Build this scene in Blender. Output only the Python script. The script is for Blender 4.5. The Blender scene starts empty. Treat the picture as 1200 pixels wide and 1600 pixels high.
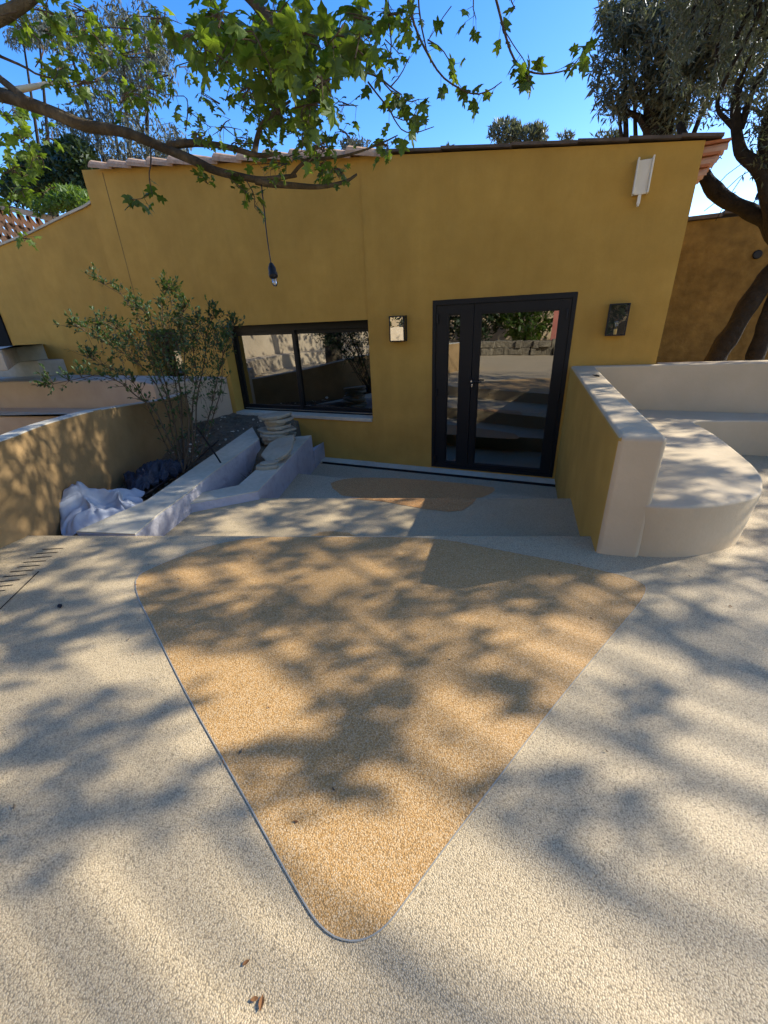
import bpy, bmesh, math, random
from mathutils import Vector, Matrix, noise
R = math.radians
scene = bpy.context.scene
C = scene.collection
rng = random.Random(7)

# ------------------------------------------------------------------ camera
CAM = Vector((0, 0, 1.42))
F_PX, PITCH, ROLL, YAW = 643.47, 0.434823, -0.044803, -0.419535
cp, sp = math.cos(PITCH), math.sin(PITCH)
FW = Vector((math.sin(YAW) * cp, math.cos(YAW) * cp, -sp))
R0 = Vector((math.cos(YAW), -math.sin(YAW), 0))
U0 = R0.cross(FW)
RT = math.cos(ROLL) * R0 + math.sin(ROLL) * U0
UP = -math.sin(ROLL) * R0 + math.cos(ROLL) * U0
cam = bpy.data.cameras.new('camera')
cam.sensor_fit = 'HORIZONTAL'
cam.sensor_width = 36
cam.lens = F_PX / 1200 * 36
cam.clip_start = 0.05
cam.clip_end = 3000
camo = bpy.data.objects.new('camera', cam)
m3 = Matrix((RT, UP, -FW)).transposed()
camo.matrix_world = Matrix.Translation(CAM) @ m3.to_4x4()
C.objects.link(camo)
scene.camera = camo

# ------------------------------------------------------------------ world, sun, exposure
SUN = Vector((0.99, 0.729, 0.77)).normalized()
az = math.atan2(SUN.x, SUN.y)
el = math.asin(SUN.z)
w = bpy.data.worlds.new('World')
scene.world = w
w.use_nodes = True
nt = w.node_tree
bg = nt.nodes['Background']
sky = nt.nodes.new('ShaderNodeTexSky')
sky.sky_type = 'NISHITA'
sky.sun_disc = False
sky.sun_elevation = el
sky.sun_rotation = az
sky.altitude = 200
sky.air_density = 1.0
sky.dust_density = 0.6
sky.ozone_density = 2.4
hs = nt.nodes.new('ShaderNodeHueSaturation')
hs.inputs['Saturation'].default_value = 1.38
hs.inputs['Hue'].default_value = 0.513
nt.links.new(sky.outputs[0], hs.inputs['Color'])
nt.links.new(hs.outputs[0], bg.inputs[0])
bg.inputs[1].default_value = 0.14
sl = bpy.data.lights.new('sun', 'SUN')
sl.energy = 3.7
sl.angle = R(0.5)
sl.color = (1.0, 0.965, 0.905)
so = bpy.data.objects.new('sun', sl)
so.rotation_euler = SUN.to_track_quat('Z', 'Y').to_euler()
C.objects.link(so)
vs = scene.view_settings
vs.view_transform = 'Standard'
vs.look = 'None'
vs.gamma = 1
vs.exposure = 1.33
scene.cycles.max_bounces = 8
scene.cycles.transparent_max_bounces = 12

# ------------------------------------------------------------------ measuring helpers
D = 5.7            # the facade stands on the plane y = D


def ray(px, py):
    return RT * ((px - 600) / F_PX) - UP * ((py - 800) / F_PX) + FW


def G(px, py, z=0.0):      # point on a level surface of height z
    d = ray(px, py)
    return CAM + d * ((z - CAM.z) / d.z)


def W(px, py, y=D):        # point on an upright plane parallel to the facade
    d = ray(px, py)
    return CAM + d * (y / d.y)


def A(px, py, dist):       # point at a distance in front of the viewer
    return CAM + ray(px, py) * dist


# ------------------------------------------------------------------ mesh helpers
class MB:
    def __init__(s):
        s.v = []
        s.f = []
        s.m = []
        s.smooth = False

    def quad(s, a, b, c, d, m=0):
        n = len(s.v)
        s.v += [Vector(a), Vector(b), Vector(c), Vector(d)]
        s.f.append((n, n + 1, n + 2, n + 3))
        s.m.append(m)
        return s

    def poly(s, pts, m=0):
        n = len(s.v)
        s.v += [Vector(p) for p in pts]
        s.f.append(tuple(range(n, n + len(pts))))
        s.m.append(m)

    def box(s, c, d, rot=None, m=0):
        c = Vector(c)
        n = len(s.v)
        for z in (-1, 1):
            for x, y in ((-1, -1), (1, -1), (1, 1), (-1, 1)):
                p = Vector((x * d[0] / 2, y * d[1] / 2, z * d[2] / 2))
                if rot is not None:
                    p = rot @ p
                s.v.append(c + p)
        for f in ((3, 2, 1, 0), (4, 5, 6, 7), (0, 1, 5, 4), (1, 2, 6, 5), (2, 3, 7, 6), (3, 0, 4, 7)):
            s.f.append(tuple(n + i for i in f))
            s.m.append(m)
        return s

    def span(s, a, b, m=0):    # box from corner a to corner b
        a = Vector(a)
        b = Vector(b)
        return s.box((a + b) / 2, tuple(abs(b[i] - a[i]) for i in range(3)), m=m)

    def prism(s, pts, z0, z1, m=0, mside=None):   # plan outline (ccw); z1 number or function
        n = len(s.v)
        k = len(pts)
        fz0 = z0 if callable(z0) else (lambda x, y: z0)
        fz1 = z1 if callable(z1) else (lambda x, y: z1)
        for x, y in pts:
            s.v.append(Vector((x, y, fz0(x, y))))
        for x, y in pts:
            s.v.append(Vector((x, y, fz1(x, y))))
        s.f.append(tuple(n + i for i in reversed(range(k))))
        s.m.append(m)
        s.f.append(tuple(n + k + i for i in range(k)))
        s.m.append(m)
        for i in range(k):
            j = (i + 1) % k
            s.f.append((n + i, n + j, n + k + j, n + k + i))
            s.m.append(mside(i) if mside else m)
        return s

    def tube(s, pts, rad, sides=8, cap=True, m=0):
        pts = [Vector(p) for p in pts]
        n0 = len(s.v)
        k = len(pts)
        if not isinstance(rad, (list, tuple)):
            rad = [rad] * k
        prev = None
        for i, p in enumerate(pts):
            t = (pts[min(i + 1, k - 1)] - pts[max(i - 1, 0)])
            if t.length < 1e-9:
                t = Vector((0, 0, 1))
            t.normalize()
            if prev is None:
                a = Vector((0, 0, 1)) if abs(t.z) < .9 else Vector((1, 0, 0))
                u = t.cross(a).normalized()
            else:
                u = (prev - t * prev.dot(t)).normalized()
            prev = u
            v = t.cross(u)
            for q in range(sides):
                an = 2 * math.pi * q / sides
                s.v.append(p + (u * math.cos(an) + v * math.sin(an)) * rad[i])
        for i in range(k - 1):
            for q in range(sides):
                a = n0 + i * sides + q
                b = n0 + i * sides + (q + 1) % sides
                s.f.append((a, b, b + sides, a + sides))
                s.m.append(m)
        if cap:
            s.f.append(tuple(n0 + q for q in reversed(range(sides))))
            s.m.append(m)
            s.f.append(tuple(n0 + (k - 1) * sides + q for q in range(sides)))
            s.m.append(m)
        return s

    def lathe(s, c, prof, sides=14, m=0, axis=None):   # prof: (radius, height)
        c = Vector(c)
        n0 = len(s.v)
        M = axis or Matrix.Identity(3)
        for r, h in prof:
            for q in range(sides):
                an = 2 * math.pi * q / sides
                s.v.append(c + M @ Vector((r * math.cos(an), r * math.sin(an), h)))
        for i in range(len(prof) - 1):
            for q in range(sides):
                a = n0 + i * sides + q
                b = n0 + i * sides + (q + 1) % sides
                s.f.append((a, b, b + sides, a + sides))
                s.m.append(m)
        return s


def wloc(o):
    v = Vector((0, 0, 0))
    while o:
        v += o.location
        o = o.parent
    return v


def props(o, label=None, cat=None, group=None, kind=None):
    if label:
        o['label'] = label
    if cat:
        o['category'] = cat
    if group:
        o['group'] = group
    if kind:
        o['kind'] = kind
    return o


def make(name, mb, mats, parent=None, smooth=None, bevel=None, at=None, weld=False, **kw):
    """link mb as one mesh object; mb's vertices are in world space"""
    me = bpy.data.meshes.new(name)
    off = wloc(parent) if parent else Vector((0, 0, 0))
    org = Vector(at) if at is not None else Vector((0, 0, 0))
    me.from_pydata([v - off - org for v in mb.v], [], mb.f)
    if not isinstance(mats, (list, tuple)):
        mats = [mats]
    for m in mats:
        me.materials.append(m)
    if len(mats) > 1:
        me.polygons.foreach_set('material_index', mb.m)
    if weld:
        bm = bmesh.new()
        bm.from_mesh(me)
        bmesh.ops.remove_doubles(bm, verts=bm.verts, dist=1e-4)
        bm.to_mesh(me)
        bm.free()
    if smooth:
        me.polygons.foreach_set('use_smooth', [True] * len(me.polygons))
        me.update()
        if smooth < 180:
            me.set_sharp_from_angle(angle=R(smooth))
    me.update()
    o = bpy.data.objects.new(name, me)
    o.location = org
    C.objects.link(o)
    if parent:
        o.parent = parent
    if bevel:
        b = o.modifiers.new('bevel', 'BEVEL')
        b.width = bevel
        b.segments = 3
        b.limit_method = 'ANGLE'
        b.angle_limit = R(40)
        me.polygons.foreach_set('use_smooth', [True] * len(me.polygons))
        me.set_sharp_from_angle(angle=R(50))
        b.harden_normals = True
    props(o, **kw)
    return o


def thing(name, loc, label, cat, group=None):
    o = bpy.data.objects.new(name, None)
    o.empty_display_size = .1
    o.location = Vector(loc)
    C.objects.link(o)
    return props(o, label, cat, group)


def cp_tree(o, parent=None):
    c = o.copy()
    C.objects.link(c)
    c.parent = parent
    for ch in list(o.children):
        cp_tree(ch, c)
    return c


# ------------------------------------------------------------------ materials
def warm(c):
    return (c[0] * 1.03, c[1] * .94, c[2] * .75)


def mat(name, col, rough=.8, spec=.3, metal=0):
    m = bpy.data.materials.new(name)
    m.use_nodes = True
    b = m.node_tree.nodes['Principled BSDF']
    b.inputs['Base Color'].default_value = (*col, 1)
    b.inputs['Roughness'].default_value = rough
    b.inputs['Specular IOR Level'].default_value = spec
    b.inputs['Metallic'].default_value = metal
    return m


def nd(m, t, **kw):
    n = m.node_tree.nodes.new(t)
    for k, v in kw.items():
        if k in n.inputs:
            n.inputs[k].default_value = v
        else:
            setattr(n, k, v)
    return n


def lk(m, a, b):
    m.node_tree.links.new(a, b)


def pos(m):
    return nd(m, 'ShaderNodeTexCoord').outputs['Object']


def ramp(m, fac, stops):
    r = nd(m, 'ShaderNodeValToRGB')
    e = r.color_ramp.elements
    while len(e) < len(stops):
        e.new(.5)
    for i, (p, c) in enumerate(stops):
        e[i].position = p
        e[i].color = (*c, 1)
    lk(m, fac, r.inputs[0])
    return r.outputs[0]


def noisy(name, c1, c2, scale, rough=.85, bump=.3, bscale=60, dist=.01, detail=6, c3=None, big=1.2, bigamt=.25, spec=.2, metal=0):
    """two-colour mottling, large soft variation and fine relief"""
    if not name.startswith(('blue', 'pale_blue', 'dark_blue')):
        c1, c2, c3 = warm(c1), warm(c2), (warm(c3) if c3 else None)
    m = mat(name, c1, rough, spec, metal)
    b = m.node_tree.nodes['Principled BSDF']
    p = pos(m)
    n = nd(m, 'ShaderNodeTexNoise', Scale=scale, Detail=detail, Roughness=.6)
    lk(m, p, n.inputs['Vector'])
    st = [(.3, c1), (.7, c2)] if c3 is None else [(.25, c1), (.5, c2), (.72, c3)]
    col = ramp(m, n.outputs[0], st)
    n2 = nd(m, 'ShaderNodeTexNoise', Scale=big, Detail=3, Roughness=.5)
    lk(m, p, n2.inputs['Vector'])
    g = ramp(m, n2.outputs[0], [(.3, (1 - bigamt,) * 3), (.7, (1 + bigamt * .3,) * 3)])
    mx = nd(m, 'ShaderNodeMix', data_type='RGBA', blend_type='MULTIPLY')
    mx.inputs[0].default_value = 1
    lk(m, col, mx.inputs[6])
    lk(m, g, mx.inputs[7])
    lk(m, mx.outputs[2], b.inputs['Base Color'])
    n3 = nd(m, 'ShaderNodeTexNoise', Scale=bscale, Detail=4, Roughness=.6)
    lk(m, p, n3.inputs['Vector'])
    n4 = nd(m, 'ShaderNodeTexNoise', Scale=bscale * .16, Detail=3, Roughness=.5)
    lk(m, p, n4.inputs['Vector'])
    hm = nd(m, 'ShaderNodeMath', operation='MULTIPLY_ADD')
    lk(m, n4.outputs[0], hm.inputs[0])
    hm.inputs[1].default_value = 1.4
    lk(m, n3.outputs[0], hm.inputs[2])
    bp = nd(m, 'ShaderNodeBump', Strength=bump, Distance=dist)
    lk(m, hm.outputs[0], bp.inputs['Height'])
    lk(m, bp.outputs[0], b.inputs['Normal'])
    return m


def aggregate(name, cols, scale=245, gap=(.29, .24, .165), bump=.36, big=.9, bigamt=.12):
    """resin-bound pebbles: every cell of the pattern is a grain with a colour of its own"""
    k0_ = .86 if name.startswith(('cream', 'golden')) else 1.0
    cols = [tuple(x * k0_ for x in warm(c)) for c in cols]
    gap = tuple(x * k0_ for x in warm(gap))
    m = mat(name, cols[0], .62, .35)
    b = m.node_tree.nodes['Principled BSDF']
    p = pos(m)
    # a little warp so the grains are not round
    wn = nd(m, 'ShaderNodeTexNoise', Scale=scale * .6, Detail=1)
    lk(m, p, wn.inputs['Vector'])
    ad = nd(m, 'ShaderNodeMix', data_type='VECTOR')
    ad.inputs[0].default_value = .0015
    lk(m, p, ad.inputs[4])
    lk(m, wn.outputs['Color'], ad.inputs[5])
    v = nd(m, 'ShaderNodeTexVoronoi', Scale=scale, Randomness=1.0)
    lk(m, ad.outputs[1], v.inputs['Vector'])
    sx = nd(m, 'ShaderNodeSeparateColor')
    lk(m, v.outputs['Color'], sx.inputs[0])
    k = len(cols)
    rc = nd(m, 'ShaderNodeValToRGB')
    rc.color_ramp.interpolation = 'CONSTANT'
    e = rc.color_ramp.elements
    while len(e) < k:
        e.new(.5)
    for i, c in enumerate(cols):
        e[i].position = i / k
        e[i].color = (*c, 1)
    lk(m, sx.outputs[0], rc.inputs[0])
    gp = ramp(m, v.outputs['Distance'], [(.48, (0, 0, 0)), (.85, (1, 1, 1))])
    mx = nd(m, 'ShaderNodeMix', data_type='RGBA')
    lk(m, gp, mx.inputs[0])
    lk(m, rc.outputs[0], mx.inputs[6])
    mx.inputs[7].default_value = (*gap, 1)
    n2 = nd(m, 'ShaderNodeTexNoise', Scale=big, Detail=5, Roughness=.6)
    lk(m, p, n2.inputs['Vector'])
    g = ramp(m, n2.outputs[0], [(.3, (1 - bigamt, 1 - bigamt, 1 - bigamt * 1.15)), (.7, (1.03,) * 3)])
    m2 = nd(m, 'ShaderNodeMix', data_type='RGBA', blend_type='MULTIPLY')
    m2.inputs[0].default_value = 1
    lk(m, mx.outputs[2], m2.inputs[6])
    lk(m, g, m2.inputs[7])
    lk(m, m2.outputs[2], b.inputs['Base Color'])
    inv = nd(m, 'ShaderNodeMath', operation='SUBTRACT')
    inv.inputs[0].default_value = 1
    lk(m, v.outputs['Distance'], inv.inputs[1])
    bp = nd(m, 'ShaderNodeBump', Strength=bump, Distance=.006)
    lk(m, inv.outputs[0], bp.inputs['Height'])
    lk(m, bp.outputs[0], b.inputs['Normal'])
    return m


def leafmat(name, c1, c2, trans=.45, rough=.5, tint=(1.3, 1.25, .45)):
    m = bpy.data.materials.new(name)
    m.use_nodes = True
    n = m.node_tree.nodes
    b = n['Principled BSDF']
    out = n['Material Output']
    b.inputs['Roughness'].default_value = rough
    b.inputs['Specular IOR Level'].default_value = .35
    ns = nd(m, 'ShaderNodeTexNoise', Scale=9.0, Detail=2)
    g = nd(m, 'ShaderNodeNewGeometry')
    lk(m, g.outputs['Position'], ns.inputs['Vector'])
    col = ramp(m, ns.outputs[0], [(.35, c1), (.65, c2)])
    lk(m, col, b.inputs['Base Color'])
    t = nd(m, 'ShaderNodeBsdfTranslucent')
    mx = nd(m, 'ShaderNodeMix', data_type='RGBA', blend_type='MULTIPLY')
    mx.inputs[0].default_value = 1
    lk(m, col, mx.inputs[6])
    mx.inputs[7].default_value = (*[x * 1.8 for x in tint], 1)
    lk(m, mx.outputs[2], t.inputs[0])
    ms = nd(m, 'ShaderNodeMixShader')
    ms.inputs[0].default_value = trans
    lk(m, b.outputs[0], ms.inputs[1])
    lk(m, t.outputs[0], ms.inputs[2])
    lk(m, ms.outputs[0], out.inputs[0])
    return m


def glassmat(name, refl=.3, tint=(.35, .38, .37)):
    m = bpy.data.materials.new(name)
    m.use_nodes = True
    n = m.node_tree.nodes
    out = n['Material Output']
    n.remove(n['Principled BSDF'])
    gl = nd(m, 'ShaderNodeBsdfGlossy', Roughness=.0)
    gl.inputs['Color'].default_value = (.95, .97, 1, 1)
    tr = nd(m, 'ShaderNodeBsdfTransparent')
    tr.inputs[0].default_value = (*tint, 1)
    fr = nd(m, 'ShaderNodeFresnel', IOR=1.5)
    ma = nd(m, 'ShaderNodeMath', operation='ADD')
    lk(m, fr.outputs[0], ma.inputs[0])
    ma.inputs[1].default_value = refl
    # slight waviness of the pane
    ns = nd(m, 'ShaderNodeTexNoise', Scale=2.0, Detail=1)
    g = nd(m, 'ShaderNodeNewGeometry')
    lk(m, g.outputs['Position'], ns.inputs['Vector'])
    bp = nd(m, 'ShaderNodeBump', Strength=.05, Distance=.02)
    lk(m, ns.outputs[0], bp.inputs['Height'])
    lk(m, bp.outputs[0], gl.inputs['Normal'])
    ms = nd(m, 'ShaderNodeMixShader')
    lk(m, ma.outputs[0], ms.inputs[0])
    lk(m, tr.outputs[0], ms.inputs[1])
    lk(m, gl.outputs[0], ms.inputs[2])
    lk(m, ms.outputs[0], out.inputs[0])
    return m


M = {}
M['ochre'] = noisy('ochre_plaster', (.47, .295, .072), (.54, .345, .09), 3.5, .9, .22, 45, .01, big=.8, bigamt=.16)
def weather(m, zbase):
    """vertical rain streaks and splashed dirt near the foot of the wall"""
    b = m.node_tree.nodes['Principled BSDF']
    src = b.inputs['Base Color'].links[0].from_socket
    p = pos(m)
    mp = nd(m, 'ShaderNodeMapping')
    mp.inputs['Scale'].default_value = (2.2, 2.2, .28)
    lk(m, p, mp.inputs[0])
    n = nd(m, 'ShaderNodeTexNoise', Scale=2.0, Detail=7, Roughness=.7)
    lk(m, mp.outputs[0], n.inputs['Vector'])
    st = ramp(m, n.outputs[0], [(.30, (.93, .93, .94)), (.55, (1, 1, 1)), (.75, (1.02, 1.02, 1.0))])
    sx_ = nd(m, 'ShaderNodeSeparateXYZ')
    lk(m, p, sx_.inputs[0])
    n2 = nd(m, 'ShaderNodeTexNoise', Scale=5.0, Detail=6, Roughness=.7)
    lk(m, p, n2.inputs['Vector'])
    ma = nd(m, 'ShaderNodeMath', operation='MULTIPLY_ADD')
    lk(m, n2.outputs[0], ma.inputs[0])
    ma.inputs[1].default_value = -.5
    lk(m, sx_.outputs[2], ma.inputs[2])
    dr_ = ramp(m, ma.outputs[0], [(0, (.74, .74, .76)), (.12, (1, 1, 1))])
    mr = nd(m, 'ShaderNodeMapRange')
    lk(m, ma.outputs[0], mr.inputs[0])
    mr.inputs[1].default_value = zbase - .3
    mr.inputs[2].default_value = zbase + .22
    mr.inputs[3].default_value = .80
    mr.inputs[4].default_value = 1.0
    m1 = nd(m, 'ShaderNodeMix', data_type='RGBA', blend_type='MULTIPLY')
    m1.inputs[0].default_value = 1
    lk(m, src, m1.inputs[6])
    lk(m, st, m1.inputs[7])
    vm = nd(m, 'ShaderNodeVectorMath', operation='SCALE')
    lk(m, m1.outputs[2], vm.inputs[0])
    lk(m, mr.outputs[0], vm.inputs[3])
    lk(m, vm.outputs[0], b.inputs['Base Color'])


weather(M['ochre'], -.62)
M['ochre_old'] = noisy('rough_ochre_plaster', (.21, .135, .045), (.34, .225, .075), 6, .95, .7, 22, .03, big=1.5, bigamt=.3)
M['brown'] = noisy('brown_plaster', (.24, .165, .085), (.31, .215, .115), 4, .9, .3, 50, .01, big=1.1, bigamt=.2)
M['white'] = noisy('offwhite_plaster', (.50, .425, .32), (.57, .49, .38), 2.2, .85, .25, 40, .008, big=.9, bigamt=.12)
M['pinkish'] = noisy('pinkish_render', (.46, .37, .30), (.52, .43, .35), 3, .85, .2, 40, .008, big=1, bigamt=.1)
M['grey_cap'] = noisy('grey_lime_cap', (.42, .42, .40), (.52, .52, .50), 8, .85, .3, 50, .006)
M['bluegrey'] = noisy('blue_grey_mortar', (.36, .335, .33), (.50, .47, .46), 6, .9, .6, 26, .014, c3=(.41, .38, .38), bigamt=.3)
M['capstone'] = noisy('pale_mortar_top', (.50, .48, .42), (.62, .59, .52), 14, .9, .4, 60, .008)
M['cream'] = aggregate('cream_aggregate', [(.61, .51, .36), (.56, .46, .32), (.67, .57, .42), (.58, .475, .325), (.49, .40, .27), (.64, .54, .385)], bigamt=.10)
M['gold'] = aggregate('golden_aggregate', [(.60, .375, .16), (.64, .44, .235), (.52, .30, .10), (.66, .50, .32), (.58, .367, .165), (.44, .26, .10), (.62, .442, .25)], gap=(.32, .20, .08))
M['orange'] = aggregate('orange_aggregate', [(.62, .32, .12), (.66, .42, .20), (.54, .26, .09), (.68, .48, .28), (.42, .19, .07)], gap=(.15, .08, .04))
M['greyagg'] = aggregate('grey_aggregate', [(.58, .51, .40), (.50, .44, .35), (.66, .59, .47), (.43, .38, .30), (.60, .53, .41)], gap=(.17, .155, .12))
M['steel'] = noisy('steel_strip', (.44, .43, .40), (.54, .53, .50), 30, .4, .1, 50, .002, metal=.5, spec=.5)
M['black'] = mat('anthracite_paint', (.009, .010, .0105), .45, .28)
M['blackplastic'] = mat('black_plastic', (.006, .006, .007), .5, .4)
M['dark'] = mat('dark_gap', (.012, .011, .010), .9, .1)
M['room'] = mat('dim_interior', (.020, .019, .018), .9, .1)
M['glass'] = glassmat('window_glass', .25, (.25, .27, .27))
M['lampglass'] = glassmat('lamp_glass', .06, (.85, .87, .86))
M['mirrorglass'] = glassmat('lamp_glass_bright', .42, (.5, .5, .5))
M['bulb'] = glassmat('bulb_glass', .12, (.95, .95, .93))
M['brass'] = mat('brass', (.55, .40, .18), .3, .5, .9)
M['chrome'] = mat('chrome', (.75, .75, .74), .2, .5, .9)
M['whitepaint'] = noisy('white_ceramic', (.74, .74, .72), (.80, .80, .78), 10, .5, .05, 40, .003, bigamt=.06)
M['terracotta'] = noisy('terracotta', (.50, .27, .17), (.62, .38, .27), 12, .9, .5, 50, .006, c3=(.58, .42, .33), bigamt=.3)
M['paletile'] = noisy('weathered_tile', (.42, .26, .18), (.52, .38, .29), 9, .9, .5, 40, .008, c3=(.36, .21, .14), bigamt=.3)
M['orange_tile'] = noisy('orange_tile', (.62, .27, .13), (.72, .36, .19), 12, .9, .4, 50, .006, bigamt=.15)
M['redbrick'] = noisy('red_brick', (.42, .16, .08), (.52, .22, .12), 14, .9, .5, 50, .006)
M['darktile'] = noisy('dark_tile', (.10, .085, .08), (.17, .14, .13), 12, .85, .5, 40, .008, bigamt=.3)
M['soil'] = noisy('dry_soil', (.10, .08, .06), (.17, .14, .105), 14, .95, 1, 25, .04, c3=(.23, .19, .14))
M['stone'] = noisy('flagstone', (.30, .29, .24), (.40, .38, .32), 9, .9, .7, 35, .012, c3=(.36, .35, .31), bigamt=.25)
M['stonewall'] = noisy('stone_masonry', (.13, .115, .09), (.30, .27, .21), 9, .9, 1, 20, .05)
M['bark'] = noisy('plane_bark', (.050, .040, .028), (.085, .070, .050), 9, .9, .9, 30, .02, c3=(.15, .13, .095), bigamt=.35)
M['olivebark'] = noisy('olive_bark', (.022, .018, .014), (.048, .039, .030), 12, .95, 1, 25, .03, bigamt=.3)
M['twig'] = noisy('twig_bark', (.075, .055, .038), (.12, .09, .065), 20, .9, .4, 60, .004)
M['palebark'] = noisy('pale_trunk', (.42, .36, .28), (.52, .46, .37), 6, .9, .5, 25, .02)
M['plane_leaf'] = leafmat('plane_leaf', (.046, .074, .012), (.090, .126, .020), .46)
M['plane_leaf_young'] = leafmat('young_plane_leaf', (.085, .135, .018), (.13, .18, .028), .45)
M['shrub_leaf'] = leafmat('shrub_leaf', (.034, .062, .018), (.060, .098, .030), .25)
M['olive_leaf'] = leafmat('olive_leaf', (.048, .056, .030), (.098, .104, .066), .25, .45, (1.1, 1.1, .7))
M['pine_leaf'] = leafmat('pine_needles', (.050, .058, .040), (.10, .105, .075), .15, .6, (1, 1, .8))
M['dark_leaf'] = leafmat('evergreen_leaf', (.020, .035, .012), (.038, .058, .020), .2)
M['bright_leaf'] = leafmat('bright_leaf', (.055, .095, .018), (.10, .15, .03), .4)
M['cloth'] = noisy('pale_blue_sheet', (.34, .35, .36), (.44, .45, .46), 5, .8, .3, 60, .004, bigamt=.15)
M['net'] = noisy('dark_blue_sheet', (.018, .022, .032), (.045, .052, .070), 12, .6, .8, 30, .02)
M['sand'] = noisy('sand_render', (.62, .50, .34), (.70, .58, .42), 3, .9, .3, 40, .01, bigamt=.15)
M['pink'] = noisy('pink_render', (.45, .16, .13), (.55, .22, .18), 5, .85, .2, 40, .01)
M['dryleaf'] = mat('dry_leaf', (.22, .10, .035), .8, .2)
M['asphalt'] = noisy('dry_ground', (.20, .17, .12), (.30, .26, .19), 2, .95, .5, 20, .02)

# ================================================================== THE SETTING
# far ground sheet
g = MB()
N = 24
for i in range(N):
    for j in range(N):
        x0 = -600 + 1200 * i / N
        y0 = -600 + 1200 * j / N
        s = 1200 / N
        g.quad((x0, y0, -1.3), (x0 + s, y0, -1.3), (x0 + s, y0 + s, -1.3), (x0, y0 + s, -1.3))
make('ground', g, M['asphalt'], kind='structure', weld=True)

# terrace
e0, e1 = G(37, 837), G(903, 838)
ed = (e1 - e0).normalized()
eL = e0 - ed * 2.2
eR = e0 + ed * ((.45 - e0.x) / ed.x)
terr = [(-14, -14), (16, -14), (16, 14), (.95, 14), (.95, 5.76), (.45, 5.76), (eR.x, eR.y), (e0.x, e0.y), (eL.x, eL.y), (-14, eL.y)]
terrace = make('terrace', MB().prism(terr, -1.2, 0.0), M['cream'], kind='structure')


def inlay(px, z, mt, name, parent, rim=None, rimw=.0038, lift=.0035, smooth_it=2):
    pts = [G(x, y, z) for x, y in px]
    for _ in range(smooth_it):
        q = []
        for i, p in enumerate(pts):
            n = pts[(i + 1) % len(pts)]
            q += [p.lerp(n, .25), p.lerp(n, .75)]
        pts = q
    mb = MB()
    mb.poly([(p.x, p.y, z + lift) for p in pts])
    if mb.f:
        a = sum(pts[i].x * pts[(i + 1) % len(pts)].y - pts[(i + 1) % len(pts)].x * pts[i].y for i in range(len(pts)))
        if a < 0:
            mb.f[0] = tuple(reversed(mb.f[0]))
    o = make(name, mb, mt, parent)
    if rim:
        r = MB()
        k = len(pts)
        cen = sum(pts, Vector()) / k
        for i in range(k):
            p, q = pts[i], pts[(i + 1) % k]
            d0 = (pts[(i + 1) % k] - pts[i - 1]).normalized()
            d1 = (pts[(i + 2) % k] - pts[i]).normalized()
            n0 = Vector((d0.y, -d0.x, 0)) * rimw
            n1 = Vector((d1.y, -d1.x, 0)) * rimw
            if n0.dot(p - cen) < 0:
                n0, n1 = -n0, -n1
            if (q.y - p.y) ** 2 + (q.x - p.x) ** 2 < 1e-8:
                continue
            h = z + lift + .0004
            # thin raised strip
            a, b, c, d = (p.x, p.y, h), (q.x, q.y, h), (q.x + n1.x, q.y + n1.y, h), (p.x + n0.x, p.y + n0.y, h)
            r.quad(a, b, c, d)
            r.quad((d[0], d[1], z - .01), (c[0], c[1], z - .01), c, d)
            r.quad(a, b, (b[0], b[1], z - .01), (a[0], a[1], z - .01))
        make('steel_edging', r, M['steel'], o)
    return o


inlay([(203, 908), (240, 885), (365, 839.5), (520, 839.5), (680, 839.5), (780, 860), (900, 882), (1005, 908), (1012, 928), (950, 1000), (870, 1096),
       (790, 1200), (690, 1330), (640, 1398), (600, 1452), (555, 1474), (505, 1456), (460, 1384), (400, 1275), (350, 1187), (300, 1100), (250, 1000)],
      0, M['gold'], 'golden_inlay', terrace, rim=True)

# slit drain in the terrace at the left
jn = MB()
a, b = G(60, 893), G(-60, 1010)
a2, b2 = G(62, 893), G(-58, 1010)
jn.quad((a.x, a.y, .003), (b.x, b.y, .003), (b2.x, b2.y, .003), (a2.x, a2.y, .003))
make('joint', jn, M['dark'], terrace)
sA, sB = G(66, 859), G(99, 857)
tA, tB = G(-14, 915), G(25, 911)
for i in range(13):
    f = i / 7.6
    p = sA.lerp(tA, f)
    q = sB.lerp(tB, f)
    d = (q - p).normalized()
    n = Vector((-d.y, d.x, 0)) * .0038
    s = MB().quad(p - n + Vector((0, 0, .003)), q - n + Vector((0, 0, .003)), q + n + Vector((0, 0, .003)), p + n + Vector((0, 0, .003)))
    s = MB()
    s.quad((p - n) + Vector((0, 0, .003)), (q - n) + Vector((0, 0, .003)), (q + n) + Vector((0, 0, .003)), (p + n) + Vector((0, 0, .003)))
    make('drain_slit', s, M['dark'], terrace)

# the steps down to the door
Z1, Z2, Z3 = -.20, -.41, -.63
c0, c1 = G(430, 778.5, Z1), G(889, 779, Z1)
cd = (c1 - c0).normalized()
cL, cR = c0 - cd * 1.3, c0 + cd * ((.40 - c0.x) / cd.x)
mid = lambda p, k=.1: (p.x, p.y - k)
st1 = make('step', MB().prism([(eL.x + 1.0, eL.y + .2), (eR.x, eR.y - .1), (cR.x, cR.y), (cL.x, cL.y)], -1.2, Z1), M['cream'], kind='structure')
k0, k1 = G(467, 740, Z2), G(889, 781, Z2)
kd = (k1 - k0).normalized()
kL, kR = k0 - kd * .8, k0 + kd * ((.40 - k0.x) / kd.x)
st2 = make('step', MB().prism([(cL.x, cL.y - .15), (cR.x, cR.y - .15), (kR.x, kR.y), (kL.x, kL.y)], -1.2, Z2), M['greyagg'], kind='structure')
gut0 = 5.43
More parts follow.
